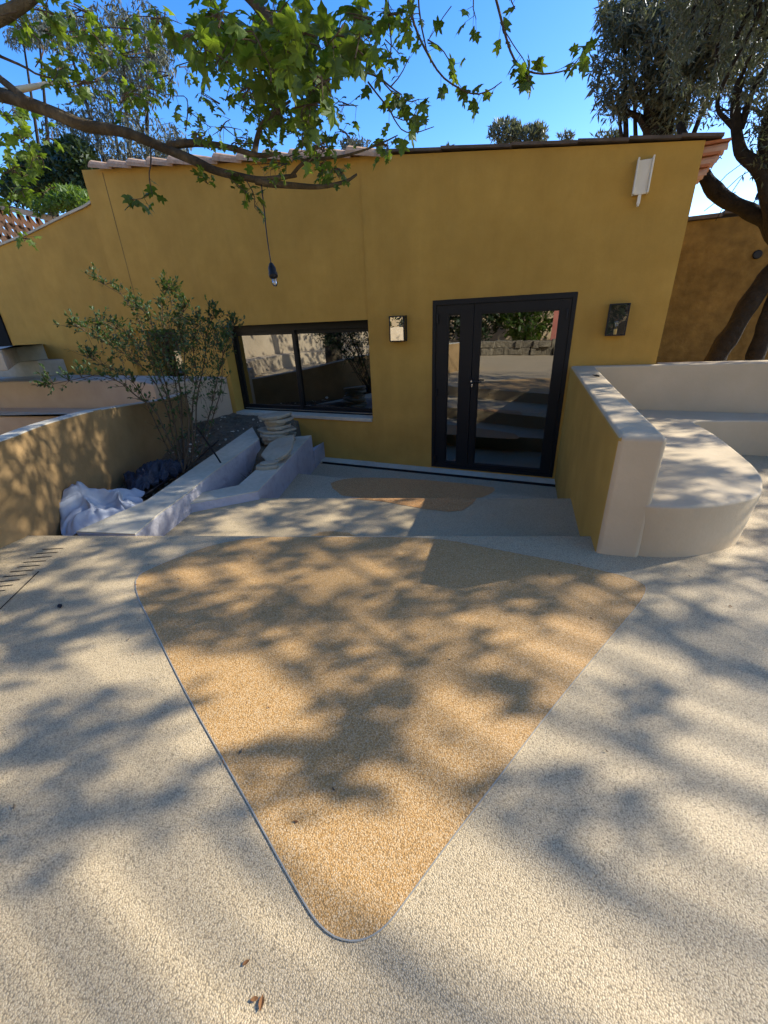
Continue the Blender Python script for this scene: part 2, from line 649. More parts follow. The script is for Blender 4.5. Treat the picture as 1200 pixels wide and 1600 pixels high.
lf = make('lower_floor', MB().prism([(kL.x, kL.y - .15), (kR.x, kR.y - .15), (.40, gut0), (kL.x, gut0)], -1.2, Z3), M['greyagg'], kind='structure')
make('threshold_floor', MB().prism([(-4.2, gut0 + .05), (.12, gut0 + .05), (.12, D + .25), (-4.2, D + .25)], -1.2, Z3 + .012), M['capstone'], kind='structure')
gt = MB()
gt.span((-4.2, gut0 - .02, Z3 - .12), (.08, gut0 + .07, Z3 - .06))
make('gutter', gt, M['dark'], kind='structure')
gs = MB()
gs.span((-3.5, gut0 - .003, Z3 - .06), (.05, gut0 + .003, Z3 + .005))
gs.span((-3.5, gut0 + .047, Z3 - .06), (.05, gut0 + .052, Z3 + .016))
make('gutter_edging', gs, M['blackplastic'], bpy.data.objects['gutter'])

inlay([(512, 757), (530, 750), (560, 746), (640, 748), (770, 760), (775, 768), (745, 781), (542, 781)], Z2, M['orange'], 'orange_inlay', st2, smooth_it=1)
o1 = [(545, 778.8), (745, 778.8), (738, 788), (722, 798), (700, 800), (660, 795), (600, 784)]
inlay(o1, Z1, M['orange'], 'orange_inlay', st1, smooth_it=0)
inlay([(485, 838), (500, 832), (520, 830), (545, 833), (556, 838)], Z1, M['gold'], 'golden_inlay', st1, smooth_it=0)

# ================================================================== MAIN BUILDING
hx = W(866, 744).x


def wall_cells(mb, x0, x1, zb, top, holes, y, thick, m=0):
    xs = sorted(set([x0, x1] + [h[0] for h in holes] + [h[1] for h in holes]))
    for a, b in zip(xs[:-1], xs[1:]):
        zs = [zb]
        hh = [h for h in holes if h[0] <= a + 1e-6 and h[1] >= b - 1e-6]
        segs = []
        z = zb
        for h in sorted(hh, key=lambda h: h[2]):
            if h[2] > z + 1e-6:
                segs.append((z, h[2]))
            z = h[3]
        for s in segs:
            mb.quad((a, y, s[0]), (b, y, s[0]), (b, y, s[1]), (a, y, s[1]), m)
            mb.quad((b, y + thick, s[0]), (a, y + thick, s[0]), (a, y + thick, s[1]), (b, y + thick, s[1]), m)
        mb.quad((a, y, z), (b, y, z), (b, y, top(b)), (a, y, top(a)), m)
        mb.quad((b, y + thick, z), (a, y + thick, z), (a, y + thick, top(a)), (b, y + thick, top(b)), m)
        mb.quad((a, y, top(a)), (b, y, top(b)), (b, y + thick, top(b)), (a, y + thick, top(a)), m)
    for h in holes:
        a, b, z0, z1 = h
        mb.quad((a, y, z0), (a, y + thick, z0), (a, y + thick, z1), (a, y, z1), m)
        mb.quad((b, y + thick, z0), (b, y, z0), (b, y, z1), (b, y + thick, z1), m)
        mb.quad((a, y, z0), (b, y, z0), (b, y + thick, z0), (a, y + thick, z0), m)
        mb.quad((a, y, z1), (a, y + thick, z1), (b, y + thick, z1), (b, y, z1), m)
    for x in (x0, x1):
        mb.quad((x, y, zb), (x, y + thick, zb), (x, y + thick, top(x)), (x, y, top(x)), m)


pL, pR = W(153, 264), W(1101, 219)
top = lambda x: pL.z + (pR.z - pL.z) * (x - pL.x) / (pR.x - pL.x)
XL, XR = W(165, 290).x, W(1060, 410).x
XM = W(570, 400).x
dTL, dTR, dBL, dBR = W(676, 469.5), W(903, 455.5), W(674, 730), W(864, 744.5)
DX0, DX1 = (dTL.x + dBL.x) / 2, (dTR.x + dBR.x) / 2
DZ0, DZ1 = (dBL.z + dBR.z) / 2, (dTL.z + dTR.z) / 2
wTR, wBR = W(576, 499.5), W(583.3, 652)
WX1 = wTR.x
WX0 = W(350, 560).x
WX0 = W(345, 508).x - .02
WZ0, WZ1 = W(470, 649).z, wTR.z
V1 = W(283, 560).x
V0 = W(196, 516).x
VZ0, VZ1 = W(270, 630).z, WZ1

house = thing('house', (XM, D, Z3), 'ochre plastered house with black glazed door, low windows and sloping roof edge', 'house')
hw = MB()
TH = .32
wall_cells(hw, XM, XR, -1.2, top, [(DX0, DX1, DZ0, DZ1)], D, TH)
make('wall', hw, M['ochre'], house)
hw = MB()
wall_cells(hw, XL, XM - .0005, -1.2, top, [(V0, V1, VZ0, VZ1), (WX0, WX1 - .02, WZ0, WZ1)], D + .014, TH)
make('wall', hw, M['ochre'], house)
# left wing: continues the facade a hand behind it, its coping curving down
wing_top_px = [(149, 268), (150, 285), (153, 312), (135, 324), (100, 340), (50, 365), (0, 385)]
YW = D + .085
wt = [W(x, y, YW) for x, y in wing_top_px]
wt.append(wt[-1] + (wt[-1] - wt[-2]) * 2.0)
wt.append(wt[-1] + Vector((-3, 0, -.2)))
DJX = W(18, 535, YW).x
hw = MB()
prev = Vector((XL + .001, YW, top(XL)))
xs = [prev] + wt
for a, b in zip(xs[:-1], xs[1:]):
    zb = -1.2
    if b.x < DJX - .01:
        zb = 3.0 - .35 if a.x <= DJX + 1e-3 else zb
    hw.quad((b.x, YW, zb), (a.x, YW, zb), (a.x, YW, a.z), (b.x, YW, b.z))
    hw.quad((b.x, YW, b.z), (a.x, YW, a.z), (a.x, YW + .3, a.z), (b.x, YW + .3, b.z))
    hw.quad((a.x, YW + .3, zb), (b.x, YW + .3, zb), (b.x, YW + .3, b.z), (a.x, YW + .3, a.z))
hw.quad((xs[-1].x, YW, -1.2), (xs[-1].x, YW + .3, -1.2), (xs[-1].x, YW + .3, xs[-1].z), (xs[-1].x, YW, xs[-1].z))
make('wing_wall', hw, M['ochre'], house)
gp_ = MB().tube([(XL - .012, D + .045, -1.0), (XL - .012, D + .045, top(XL) - .04)], .034, 10)  # thin dark tube added to draw the shaded line of the wall corner
make('arris_shade_line', gp_, M['ochre_old'], house, smooth=180)
# dark doorway at the far left end of the wing
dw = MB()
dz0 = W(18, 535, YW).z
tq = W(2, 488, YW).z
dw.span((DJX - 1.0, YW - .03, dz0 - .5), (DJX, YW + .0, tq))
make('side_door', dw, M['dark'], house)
# coping strip on the wing
cpn = MB()
for a, b in zip(wt[2:-1], wt[3:]):
    n = 6
    for i in range(n):
        p, q = a.lerp(b, i / n), a.lerp(b, (i + 1) / n)
        cpn.v += []
        for s_ in (0,):
            cpn.poly([(q.x, YW - .03, q.z), (p.x, YW - .03, p.z), (p.x, YW - .03, p.z + .035), (q.x, YW - .03, q.z + .035)])
            cpn.poly([(q.x, YW - .03, q.z + .035), (p.x, YW - .03, p.z + .035), (p.x, YW + .33, p.z + .035), (q.x, YW + .33, q.z + .035)])
            cpn.poly([(p.x, YW - .03, p.z), (q.x, YW - .03, q.z), (q.x, YW, q.z), (p.x, YW, p.z)])
make('coping', cpn, M['capstone'], house)
# side and back walls, roof
sd = MB()
DEP = 4.6
sd.span((XR - TH, D + TH + .001, -1.2), (XR, D + DEP, top(XR) - .02))
sd.span((XL, D + DEP, -1.2), (XR, D + DEP + .2, top(XR) - .1))
sd.span((XL, D + TH + .001, -1.2), (XL + .3, D + DEP, top(XL) - .03))
make('wall', sd, M['ochre'], house)
rf = MB()
rf.poly([(XL, D + .03, top(XL) + .02), (XR + .1, D + .03, top(XR) + .02), (XR + .1, D + DEP + .3, top(XR) + .02), (XL, D + DEP + .3, top(XL) + .02)])
rf.poly([(XL, D + DEP + .3, top(XL) - .02), (XR + .1, D + DEP + .3, top(XR) - .02), (XR + .1, D + .03, top(XR) - .02), (XL, D + .03, top(XL) - .02)])
roof = make('roof', rf, M['terracotta'], house)


def barrel(a, b, r0, r1, rot, mt, thick=.013, sides=7, name='roof_tile', flat=1.0, up=Vector((0, 0, 1))):
    """half-round clay tile laid from a to b, convex side up"""
    a, b = Vector(a), Vector(b)
    t = (b - a).normalized()
    s = t.cross(up).normalized()
    u = s.cross(t)
    mb = MB()
    ring = []
    for p, r in ((a, r0), (b, r1)):
        for rr in (r, r - thick):
            for q in range(sides + 1):
                an = math.pi * q / sides
                mb.v.append(p + s * math.cos(an) * rr + u * math.sin(an) * rr * flat)
    k = sides + 1
    for q in range(sides):
        mb.f.append((q, q + 1, 2 * k + q + 1, 2 * k + q))
        mb.f.append((k + q + 1, k + q, 3 * k + q, 3 * k + q + 1))
        mb.f.append((q + 1, q, k + q, k + q + 1))
        mb.f.append((2 * k + q, 2 * k + q + 1, 3 * k + q + 1, 3 * k + q))
    mb.f.append((0, 2 * k, 3 * k, k))
    mb.f.append((sides, k + sides, 3 * k + sides, 2 * k + sides))
    mb.m = [0] * len(mb.f)
    return make(name, mb, mt, rot)


# verge tiles: rounded pale ones at the left, flat dark edged ones at the right
xsplit = W(585, 236).x
x = XL - .14
i = 0
TL = .40
while x < xsplit:
    a = Vector((x, D - .005, top(x) - .005))
    b = Vector((x + TL + .05, D + .01, top(x + TL) - .035))
    barrel(a + Vector((0, rng.uniform(-.008, .008), rng.uniform(0, .012))), b, .108, .084, roof, M['paletile'])
    barrel(a + Vector((.0, .24, .012)), b + Vector((0, .24, .01)), .108, .084, roof, M['paletile'])
    x += TL
    i += 1
cuts = [W(p, q).x for p, q in ((585, 236), (690, 233), (800, 227), (903, 221), (983, 216), (1064, 214), (1130, 212))]
for i, (a, b) in enumerate(zip(cuts[:-1], cuts[1:])):
    mb = MB()
    za, zb_ = top(a) + .012 + .012, top(b) + .012
    for (y0, y1) in ((D - .045, D + .34),):
        h = .026
        P = [(a, y0, za), (b, y0, zb_), (b, y1, zb_), (a, y1, za)]
        Q = [(p[0], p[1], p[2] + h) for p in P]
        mb.poly(P[::-1])
        mb.poly(Q)
        for q in range(4):
            r_ = (q + 1) % 4
            mb.poly([P[q], P[r_], Q[r_], Q[q]])
    make('roof_tile', mb, M['darktile'], roof)
# stepped tile cornice (three rows) along the right eave
for row in range(3):
    zr = top(XR) - .075 - row * .085
    out = .19 - row * .06
    sl_ = MB()
    sl_.span((XR - .05, D + .005, zr + .045), (XR + out + .01, D + 2.6, zr + .066))
    make('cornice_course', sl_, M['redbrick'], roof)
    for k in range(12):
        y = D + .08 + k * .165
        barrel((XR - .04, y, zr - .02), (XR + out, y, zr - .02), .066, .074, roof, M['terracotta'], name='cornice_tile')

# window with two sliding panes
YR = D + .21


def frame_rect(mb, x0, x1, z0, z1, wl, y0, y1, wr=None, wb=None, wt_=None):
    wr = wl if wr is None else wr
    wb = wl if wb is None else wb
    wt_ = wl if wt_ is None else wt_
    mb.span((x0, y0, z0), (x0 + wl, y1, z1))
    mb.span((x1 - wr, y0, z0), (x1, y1, z1))
    mb.span((x0 + wl, y0, z0), (x1 - wr, y1, z0 + wb))
    mb.span((x0 + wl, y0, z1 - wt_), (x1 - wr, y1, z1))


def window(x0, x1, z0, z1, split, name='window'):
    mb = MB()
    frame_rect(mb, x0, x1, z0, z1, .05, YR, YR + .09, wt_=.10)
    win = make(name, mb, M['black'], house, bevel=.003)
    a, b = x0 + .05, x1 - .05
    for k, (p, q, y) in enumerate(((a, split + .03, YR + .02), (split - .03, b, YR + .052))):
        s = MB()
        frame_rect(s, p, q, z0 + .05, z1 - .10, .055, y, y + .03)
        make('sash', s, M['black'], win, bevel=.002)
        gmb = MB()
        gmb.quad((p + .05, y + .015, z0 + .10), (q - .05, y + .015, z0 + .10), (q - .05, y + .015, z1 - .15), (p + .05, y + .015, z1 - .15))
        make('pane', gmb, M['glass'], win)
    tr = MB()
    tr.span((x0 + .05, YR - .012, z0 + .035), (x1 - .05, YR - .001, z0 + .042))
    make('track', tr, M['steel'], win)
    return win


window(WX0 + .001, WX1 - .021, WZ0, WZ1, W(466, 600, YR).x)
window(V0 + .001, V1 - .001, VZ0, VZ1, (V0 + V1) / 2)
sill = MB()
sill.span((WX0 + .002, D - .012, WZ0 - .045), (WX1 - .03, YR, WZ0 + .008))
make('sill', sill, M['capstone'], house, bevel=.006)

# room behind the glass
rm = MB()
rx0, rx1, ry0, ry1, rz0, rz1 = XL + .35, XR - .35, D + TH + .02, D + 4.4, Z3 - .02, 2.6
rm.quad((rx0, ry0, rz0), (rx1, ry0, rz0), (rx1, ry1, rz0), (rx0, ry1, rz0))
rm.quad((rx0, ry1, rz0), (rx1, ry1, rz0), (rx1, ry1, rz1), (rx0, ry1, rz1))
rm.quad((rx0, ry0, rz0), (rx0, ry1, rz0), (rx0, ry1, rz1), (rx0, ry0, rz1))
rm.quad((rx1, ry1, rz0), (rx1, ry0, rz0), (rx1, ry0, rz1), (rx1, ry1, rz1))
rm.quad((rx0, ry0, rz1), (rx0, ry1, rz1), (rx1, ry1, rz1), (rx1, ry0, rz1))
make('interior', rm, M['room'], house)

# the door: fixed frame, narrow leaf, wide leaf
YD = D + .012
dm = MB()
frame_rect(dm, DX0 + .001, DX1 - .001, DZ0, DZ1 - .001, .045, YD - .02, YD + .07, wb=.03, wt_=.06)
door = make('door', dm, M['black'], house, bevel=.003)
sx = W(736, 600, YD).x
lz0, lz1 = DZ0 + .032, DZ1 - .062


def leaf(x0, x1, gx0, gx1, gz0, gz1):
    mb = MB()
    y0, y1 = YD - .008, YD + .05
    mb.span((x0, y0, lz0), (gx0, y1, lz1))
    mb.span((gx1, y0, lz0), (x1, y1, lz1))
    mb.span((gx0, y0, lz0), (gx1, y1, gz0))
    mb.span((gx0, y0, gz1), (gx1, y1, lz1))
    lf_ = make('door_leaf', mb, M['black'], door, bevel=.003)
    bd = MB()
    frame_rect(bd, gx0, gx1, gz0, gz1, .012, y0 + .012, y0 + .03)
    return lf_, y0 + .022, bd


gz0, gz1 = W(790, 729, YD).z, W(800, 487, YD).z
for (a, b, c, d) in ((DX0 + .048, sx - .003, W(698, 600, YD).x, W(717, 600, YD).x), (sx + .003, DX1 - .048, W(746, 600, YD).x, W(861, 600, YD).x)):
    o, gy, bd = leaf(a, b, c, d, gz0, gz1)
    gmb = MB()
    gmb.quad((c + .002, gy, gz0 + .002), (d - .002, gy, gz0 + .002), (d - .002, gy, gz1 - .002), (c + .002, gy, gz1 - .002))
    make('bead', bd, M['blackplastic'], door)
    make('pane', gmb, M['glass'], door)
for (px, py) in ((683.5, 498), (682, 613), (886.5, 490), (873, 620), (681, 715), (862, 727)):
    p = W(px, py, YD - .02)
    h = MB()
    h.tube([p + Vector((0, -.006, -.05)), p + Vector((0, -.006, .05))], .009, 8)
    h.span((p.x - .013, p.y - .003, p.z - .052), (p.x + .013, p.y + .01, p.z + .052))
    make('hinge', h, M['blackplastic'], door)
# handle
hp = W(738, 597, YD - .01)
hb = MB()
hb.span((hp.x - .016, hp.y - .012, hp.z - .075), (hp.x + .018, hp.y + .002, hp.z + .045))
make('handle_plate', hb, M['blackplastic'], door, bevel=.004)
hb = MB()
hb.tube([hp + Vector((.0, -.01, .015)), hp + Vector((.0, -.05, .015)), hp + Vector((.03, -.056, .015)), hp + Vector((.13, -.056, .013))], .009, 8)
make('handle', hb, M['blackplastic'], door)
hb = MB()
Mx = Matrix.Rotation(R(90), 3, 'X')
hb.lathe(hp + Vector((.0, -.058, .015)), [(.0, .012), (.011, .010), (.014, 0), (.011, -.01)], 12, axis=Mx)
make('knob', hb, M['chrome'], door, smooth=60)
hb = MB()
hb.lathe(hp + Vector((.0, -.012, -.035)), [(.0, .006), (.009, .004), (.009, -.002)], 12, axis=Mx)
hb.span((hp.x - .004, hp.y - .02, hp.z - .062), (hp.x + .004, hp.y - .008, hp.z - .035))
make('lock', hb, M['chrome'], door)

# ------------------------------------------------------------------ lamps on the facade


def lantern(px, py, w_, h_, d_, bright, label, yaw=0):
    c = W(px, py, D - .001)
    t = thing('wall_lantern', c, label, 'wall lamp', 'box lanterns beside the door')
    x0, x1, z0, z1 = c.x - w_ / 2, c.x + w_ / 2, c.z - h_ / 2, c.z + h_ / 2
    y1, y0 = D - .002, D - d_
    b = .014
    bp_ = MB().span((x0, y1 - .012, z0), (x1, y1, z1))
    make('back_plate', bp_, M['blackplastic'], t)
    fr = MB()
    frame_rect(fr, x0, x1, z0, z1, b, y0, y0 + b)
    for X in (x0, x1 - b):
        for Z in (z0, z1 - b):
            fr.span((X, y0 + b, Z), (X + b, y1 - .012, Z + b))
    fr.span((x0 + b, y0 + b, z1 - .006), (x1 - b, y1 - .012, z1))
    fr.span((x0 + b, y0 + b, z0), (x1 - b, y1 - .012, z0 + .006))
    make('frame', fr, M['blackplastic'], t, bevel=.002)
    gl = MB()
    gl.quad((x0 + b, y0 + .006, z0 + b), (x1 - b, y0 + .006, z0 + b), (x1 - b, y0 + .006, z1 - b), (x0 + b, y0 + .006, z1 - b))
    make('front_pane', gl, M['mirrorglass'] if bright else M['lampglass'], t)
    for X in (x0 + .005, x1 - .005):
        s = MB().quad((X, y0 + b, z0 + b), (X, y1 - .012, z0 + b), (X, y1 - .012, z1 - b), (X, y0 + b, z1 - b))
        make('side_pane', s, M['lampglass'], t)
    yb = (y0 + y1) / 2
    sk = MB().tube([(c.x, yb, z0 + .006), (c.x, yb, z0 + .07)], .017, 12)
    make('socket', sk, M['brass'], t)
    bl = MB().lathe((c.x, yb, z0 + .07), [(.013, 0), (.018, .02), (.028, .05), (.027, .075), (.015, .097), (0, .103)], 14)
    make('bulb', bl, M['bulb'], t, smooth=180)
    fl = MB().tube([(c.x - .008, yb, z0 + .08), (c.x - .01, yb, z0 + .14), (c.x + .01, yb, z0 + .14), (c.x + .008, yb, z0 + .08)], .0018, 5)
    make('filament', fl, M['brass'], t)
    return t


lantern(624.5, 513.5, .215, .315, .115, True, 'black box lantern with bright reflecting pane on the wall between window and door')
lantern(964, 499.5, .20, .325, .10, False, 'black box lantern with clear bulb on the wall right of the door')

c = W(1004, 276, D - .001)
sc = thing('wall_sconce', c, 'white upright channel sconce high on the right of the ochre facade', 'wall lamp')
hh = W(1004, 249, D).z - W(1001, 306, D).z
hz0 = W(1001, 306, D).z
s = MB()
s.span((c.x - .055, D - .075, hz0), (c.x + .055, D - .06, hz0 + hh - .02))
s.span((c.x - .07, D - .10, hz0 + .004), (c.x - .055, D, hz0 + hh))
s.span((c.x + .055, D - .10, hz0 + .004), (c.x + .07, D, hz0 + hh))
make('shade', s, M['whitepaint'], sc, bevel=.005)
s = MB().span((c.x - .05, D - .06, hz0 + .01), (c.x + .05, D - .001, hz0 + hh - .03))
make('back_plate', s, M['whitepaint'], sc)
s = MB()
s.span((c.x - .014, D - .07, hz0 - .075), (c.x + .014, D - .02, hz0))
s.span((c.x - .009, D - .065, hz0 - .095), (c.x + .009, D - .03, hz0 - .075))
make('stem', s, M['whitepaint'], sc, bevel=.003)

# ================================================================== CURVED BENCH AT THE RIGHT
ZB = .365
fl, fr = G(931, 864, 0), G(965, 682, .77)
bench = thing('masonry_bench', (.9, 3.6, 0), 'curved offwhite masonry bench with raised backrest wall, ochre on its door side', 'bench')
zt = lambda x, y: .77 + (.835 - .77) * (y - 2.63) / 3.0
q0 = (.31, 2.635)
q1 = (.556, 2.658)
qb1 = (W(931, 575, 5.58).x, 5.60)
qb0 = (DX1 + .028, D - .001)
back = [q0, q1, (q1[0] * .5 + qb1[0] * .5 - .005, (q1[1] + qb1[1]) / 2), qb1, (qb1[0], D - .001), qb0]
bw = MB().prism(back, lambda x, y: -1.0, zt, 0, lambda i: 1 if i in (5,) else 0)
make('backrest_wall', bw, [M['white'], M['ochre']], bench, bevel=.032)
outer_px = [(1012, 793), (1050, 798), (1100, 797), (1140, 791), (1172, 782), (1190, 772), (1196, 762), (1193, 745), (1180, 728), (1160, 711),
            (1140, 695), (1120, 680), (1105, 671), (1090, 663), (1083, 659.5), (1086, 658.2), (1100, 657.5), (1130, 657), (1200, 656.5)]
op = [Vector((x, y, ZB)) for x, y in ((.36, 2.72), (.44, 2.662), (.50, 2.652), (.56, 2.652), (.62, 2.660), (.70, 2.680), (.78, 2.71), (.86, 2.748), (.94, 2.80), (1.02, 2.862), (1.10, 2.935), (1.17, 3.02), (1.21, 3.10))] + [G(x, y, ZB) for x, y in outer_px if not (y > 750)]
op += [Vector((3.6, 5.27, ZB)), Vector((3.6, 5.6, ZB)), Vector((.28, 5.6, ZB)), Vector((.40, 4.2, ZB))]
for _ in range(1):
    q = [op[0]]
    for i in range(len(op) - 1):
        a, b = op[i], op[i + 1]
        if i >= len(op) - 5:
            q += [b]
        else:
            q += [a.lerp(b, .25), a.lerp(b, .75)]
    op = q
sb = MB()
k = len(op)
cx = Vector((.7, 3.4, 0))
n0 = 0
levels = ((-.6, .0), (0, .0), (.03, .0), (ZB, .0))
for z, _o in levels:
    for i, p in enumerate(op):
        fl_ = 0
        if 1 < i < k - 4:
            # the plaster flares inwards slightly towards the ground
            d0 = (op[(i + 1) % k] - op[i - 1]).normalized()
            nrm = Vector((d0.y, -d0.x, 0))
            fl_ = -.03 * (1 - max(0, min(1, z / ZB)))
            sb.v.append(Vector((p.x, p.y, z)) + nrm * fl_)
        else:
            sb.v.append(Vector((p.x, p.y, z)))
for l in range(len(levels) - 1):
    for i in range(k):
        j = (i + 1) % k
        sb.f.append((l * k + i, l * k + j, (l + 1) * k + j, (l + 1) * k + i))
        sb.m.append(0)
L = len(levels) - 1
sb.f.append(tuple(L * k + i for i in range(k)))
sb.m.append(0)
make('seat', sb, M['white'], bench, bevel=.02)
rw = MB().prism([(.12, 5.585), (6.5, 5.70), (6.5, 5.90), (XR + .03, 5.88), (XR + .03, D - .002), (.12, D - .002)], -.5, lambda x, y: W(900 + (x - .1) * 130, 571.5, 5.62).z if False else .832 + .022 * x)
make('rear_wall', rw, M['white'], bench, bevel=.015)

# fallen leaf / twig litter pieces on the bench and terrace, each its own thing
def litter(p, size, col, label, rot, grp='dry leaves fallen on the terrace', curl=.25):
    mb = MB()
    pr = [(0, -.5), (.2, -.2), (.22, .1), (.0, .5), (-.2, .15), (-.22, -.15)]
    vs_ = [Vector((x, y, curl * (abs(x) * 1.3 + max(0, y) * .5))) for x, y in pr]
    Mz = Matrix.Rotation(rot, 3, 'Z')
    n = len(mb.v)
    mb.v.append(Vector(p) + Vector((0, 0, .003)))
    for v in vs_:
        mb.v.append(Vector(p) + Mz @ (v * size) + Vector((0, 0, .004)))
    for i in range(6):
        mb.f.append((n, n + 1 + i, n + 1 + (i + 1) % 6))
        mb.m.append(0)
    o = make('fallen_leaf', mb, col, at=p)
    props(o, label, 'leaf', grp)
    return o


litter(Vector((*G(930, 592, .80).xy, zt(0, G(930, 592, .80).y) + .002)), .10, M['blackplastic'], 'small dark curled leaf on top of the bench backrest wall', .8, None, .5)
litter(G(94, 948), .055, M['blackplastic'], 'thin dark leaf on the cream terrace at far left', 1.2, None)
for (x, y, lab) in ((409, 1568, 'reddish dry leaf on the cream terrace near the bottom edge'), (398, 1562, 'tiny brown leaf beside the reddish one near the bottom edge'),
                    (385, 1505, 'small brown crumb of leaf on the terrace below the golden point'), (1141, 948, 'dry leaf speck on the terrace at the far right'),
                    ):
    litter(G(x, y), .02 if x != 409 else .028, M['dryleaf'], lab, x * .7, None)

lt = MB()
lr = random.Random(5)
for _ in range(110):
    p_ = Vector((lr.uniform(-4.0, 2.5), lr.uniform(.2, 3.0), 0))
    if p_.y > 1.3 + (p_.x + 3.8) * .33 or (p_ - CAM).length < 1.6:
        continue
    a_ = lr.uniform(0, 6.28)
    L_ = lr.uniform(.004, .013)
    d_ = Vector((math.cos(a_), math.sin(a_), 0)) * L_
    n_ = Vector((-d_.y, d_.x, 0)) * lr.uniform(.25, .5)
    h_ = Vector((0, 0, .007))
    lt.quad(p_ - d_ + h_, p_ - n_ + h_ * .8, p_ + d_ + h_ * 1.5, p_ + n_ + h_, lr.randrange(2))
make('leaf_litter', lt, [M['dryleaf'], M['soil']], kind='stuff', label='tiny dry specks and bits of leaf scattered over the terrace')

# ================================================================== ANNEX BEHIND THE BENCH
YA = 9.2
pa, pb = W(1072, 347, YA), W(1205, 344, YA)
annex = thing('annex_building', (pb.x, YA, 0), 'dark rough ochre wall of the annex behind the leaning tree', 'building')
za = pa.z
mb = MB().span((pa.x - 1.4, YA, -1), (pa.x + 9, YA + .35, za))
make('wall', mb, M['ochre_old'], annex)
for i in range(12):
    x = pa.x - 1.4 + i * .62
    mb = MB().box((x + .31, YA + .14, za + .035 + (.03 if i % 2 else 0)), (.60, .46, .05), Matrix.Rotation(R(1.2 if i % 2 else -.6), 3, 'Y'))
    make('roof_tile', mb, M['darktile'], annex)
vp = W(1183, 398, YA)
mb = MB().lathe(vp + Vector((0, -.02, 0)), [(.0, .012), (.05, .012), (.062, .0), (.062, -.02)], 16, axis=Matrix.Rotation(R(90), 3, 'X'))
make('vent', mb, M['blackplastic'], annex)

# ================================================================== LEFT PLANTER WALL AND TIERED SEATS
lw_pts = [Vector((-2.6, -2.2, .78)), Vector((-3.15, -.6, .77)), Vector((-3.52, .6, .76)), Vector((-3.73, 1.3, .745)), G(0, 690, .735), G(60, 665, .725), G(105, 652, .71),
          G(150, 640, .69), G(205, 632, .63), G(255, 624, .55), G(280, 617, .50)]
lw_pts.append(lw_pts[-1] + (lw_pts[-1] - lw_pts[-2]) * .7)
lw_pts[-1].z = .48
pw = thing('planter_wall', (lw_pts[4].x, lw_pts[4].y, 0), 'low brown plastered planter wall with grey top, dappled with sun, at the left', 'wall')


def ribbon(pts, thick, z0, matface, side=-1, name='face', parent=None, cap=None, capz=.0):
    """wall that follows pts (its near top edge); body and top skin"""
    body = MB()
    k = len(pts)
    L_ = []
    for i, p in enumerate(pts):
        d = (pts[min(i + 1, k - 1)] - pts[max(i - 1, 0)])
        d.z = 0
        d.normalize()
        n = Vector((-d.y, d.x, 0)) * thick * -side
        L_.append((Vector(p), Vector(p) + n))
    for (a, a2), (b, b2) in zip(L_[:-1], L_[1:]):
        body.quad((a.x, a.y, z0), (b.x, b.y, z0), b, a, 0)
        body.quad(a, b, b2, a2, 1)
        body.quad((b2.x, b2.y, z0), (a2.x, a2.y, z0), a2, b2, 0)
    a, a2 = L_[0]
    body.quad((a.x, a.y, z0), a, a2, (a2.x, a2.y, z0))
    a, a2 = L_[-1]
    body.quad((a.x, a.y, z0), (a2.x, a2.y, z0), a2, a)
    return make(name, body, [matface, cap], parent, weld=True, bevel=.02)


def dense(pts, it=2):
    for _ in range(it):
        q = [pts[0]]
        for a, b in zip(pts[:-1], pts[1:]):
            q += [a.lerp(b, .25), a.lerp(b, .75)]
        q.append(pts[-1])
        pts = q
    return pts


ribbon(dense(lw_pts), .15, -1.0, M['brown'], -1, 'wall_body', pw, M['grey_cap'])

tiers = thing('tiered_seating', (-7, 4.5, 0), 'pinkish rendered tiered seat with backrest ledge along the wall at the left', 'bench')
zA, zS = .655, .17
a0, a1, a2 = G(-60, 598, zA), G(200, 593, zA), G(232, 601, zA)
mb = MB().prism([(a0.x - 1.5, a0.y - .35), (a0.x, a0.y), (a1.x, a1.y), (a2.x + .1, a2.y), (a2.x + .7, D + .013), (a0.x - 1.5, D + .07)], -1, zA)
make('ledge', mb, [M['pinkish']], tiers, bevel=.02)
s0, s1 = G(-60, 651, zS), G(140, 648, zS)
mb = MB().prism([(s0.x - 1.5, s0.y - .3), (s0.x, s0.y), (s1.x, s1.y), (s1.x + 1.2, s1.y + .45), (a2.x + .2, a2.y + .3), (a0.x - 1.5, a0.y + .2)], -1, zS)
make('seat', mb, [M['pinkish']], tiers, bevel=.02)
mb = MB()
mb.prism([(a0.x - 1.4, a0.y - .33), (a0.x, a0.y + .02), (a1.x, a1.y + .02), (a2.x + .1, a2.y + .02), (a2.x + .66, D + .0), (a0.x - 1.4, D + .06)], zA + .001, zA + .004)
make('ledge_top', mb, M['grey_cap'], tiers)
mb = MB().prism([(s0.x - 1.4, s0.y - .28), (s0.x, s0.y + .02), (s1.x, s1.y + .02), (s1.x + 1.1, s1.y + .43), (a2.x + .1, a2.y - .02), (a0.x - 1.4, a0.y - .38)], zS + .001, zS + .004)
make('seat_top', mb, M['grey_cap'], tiers)

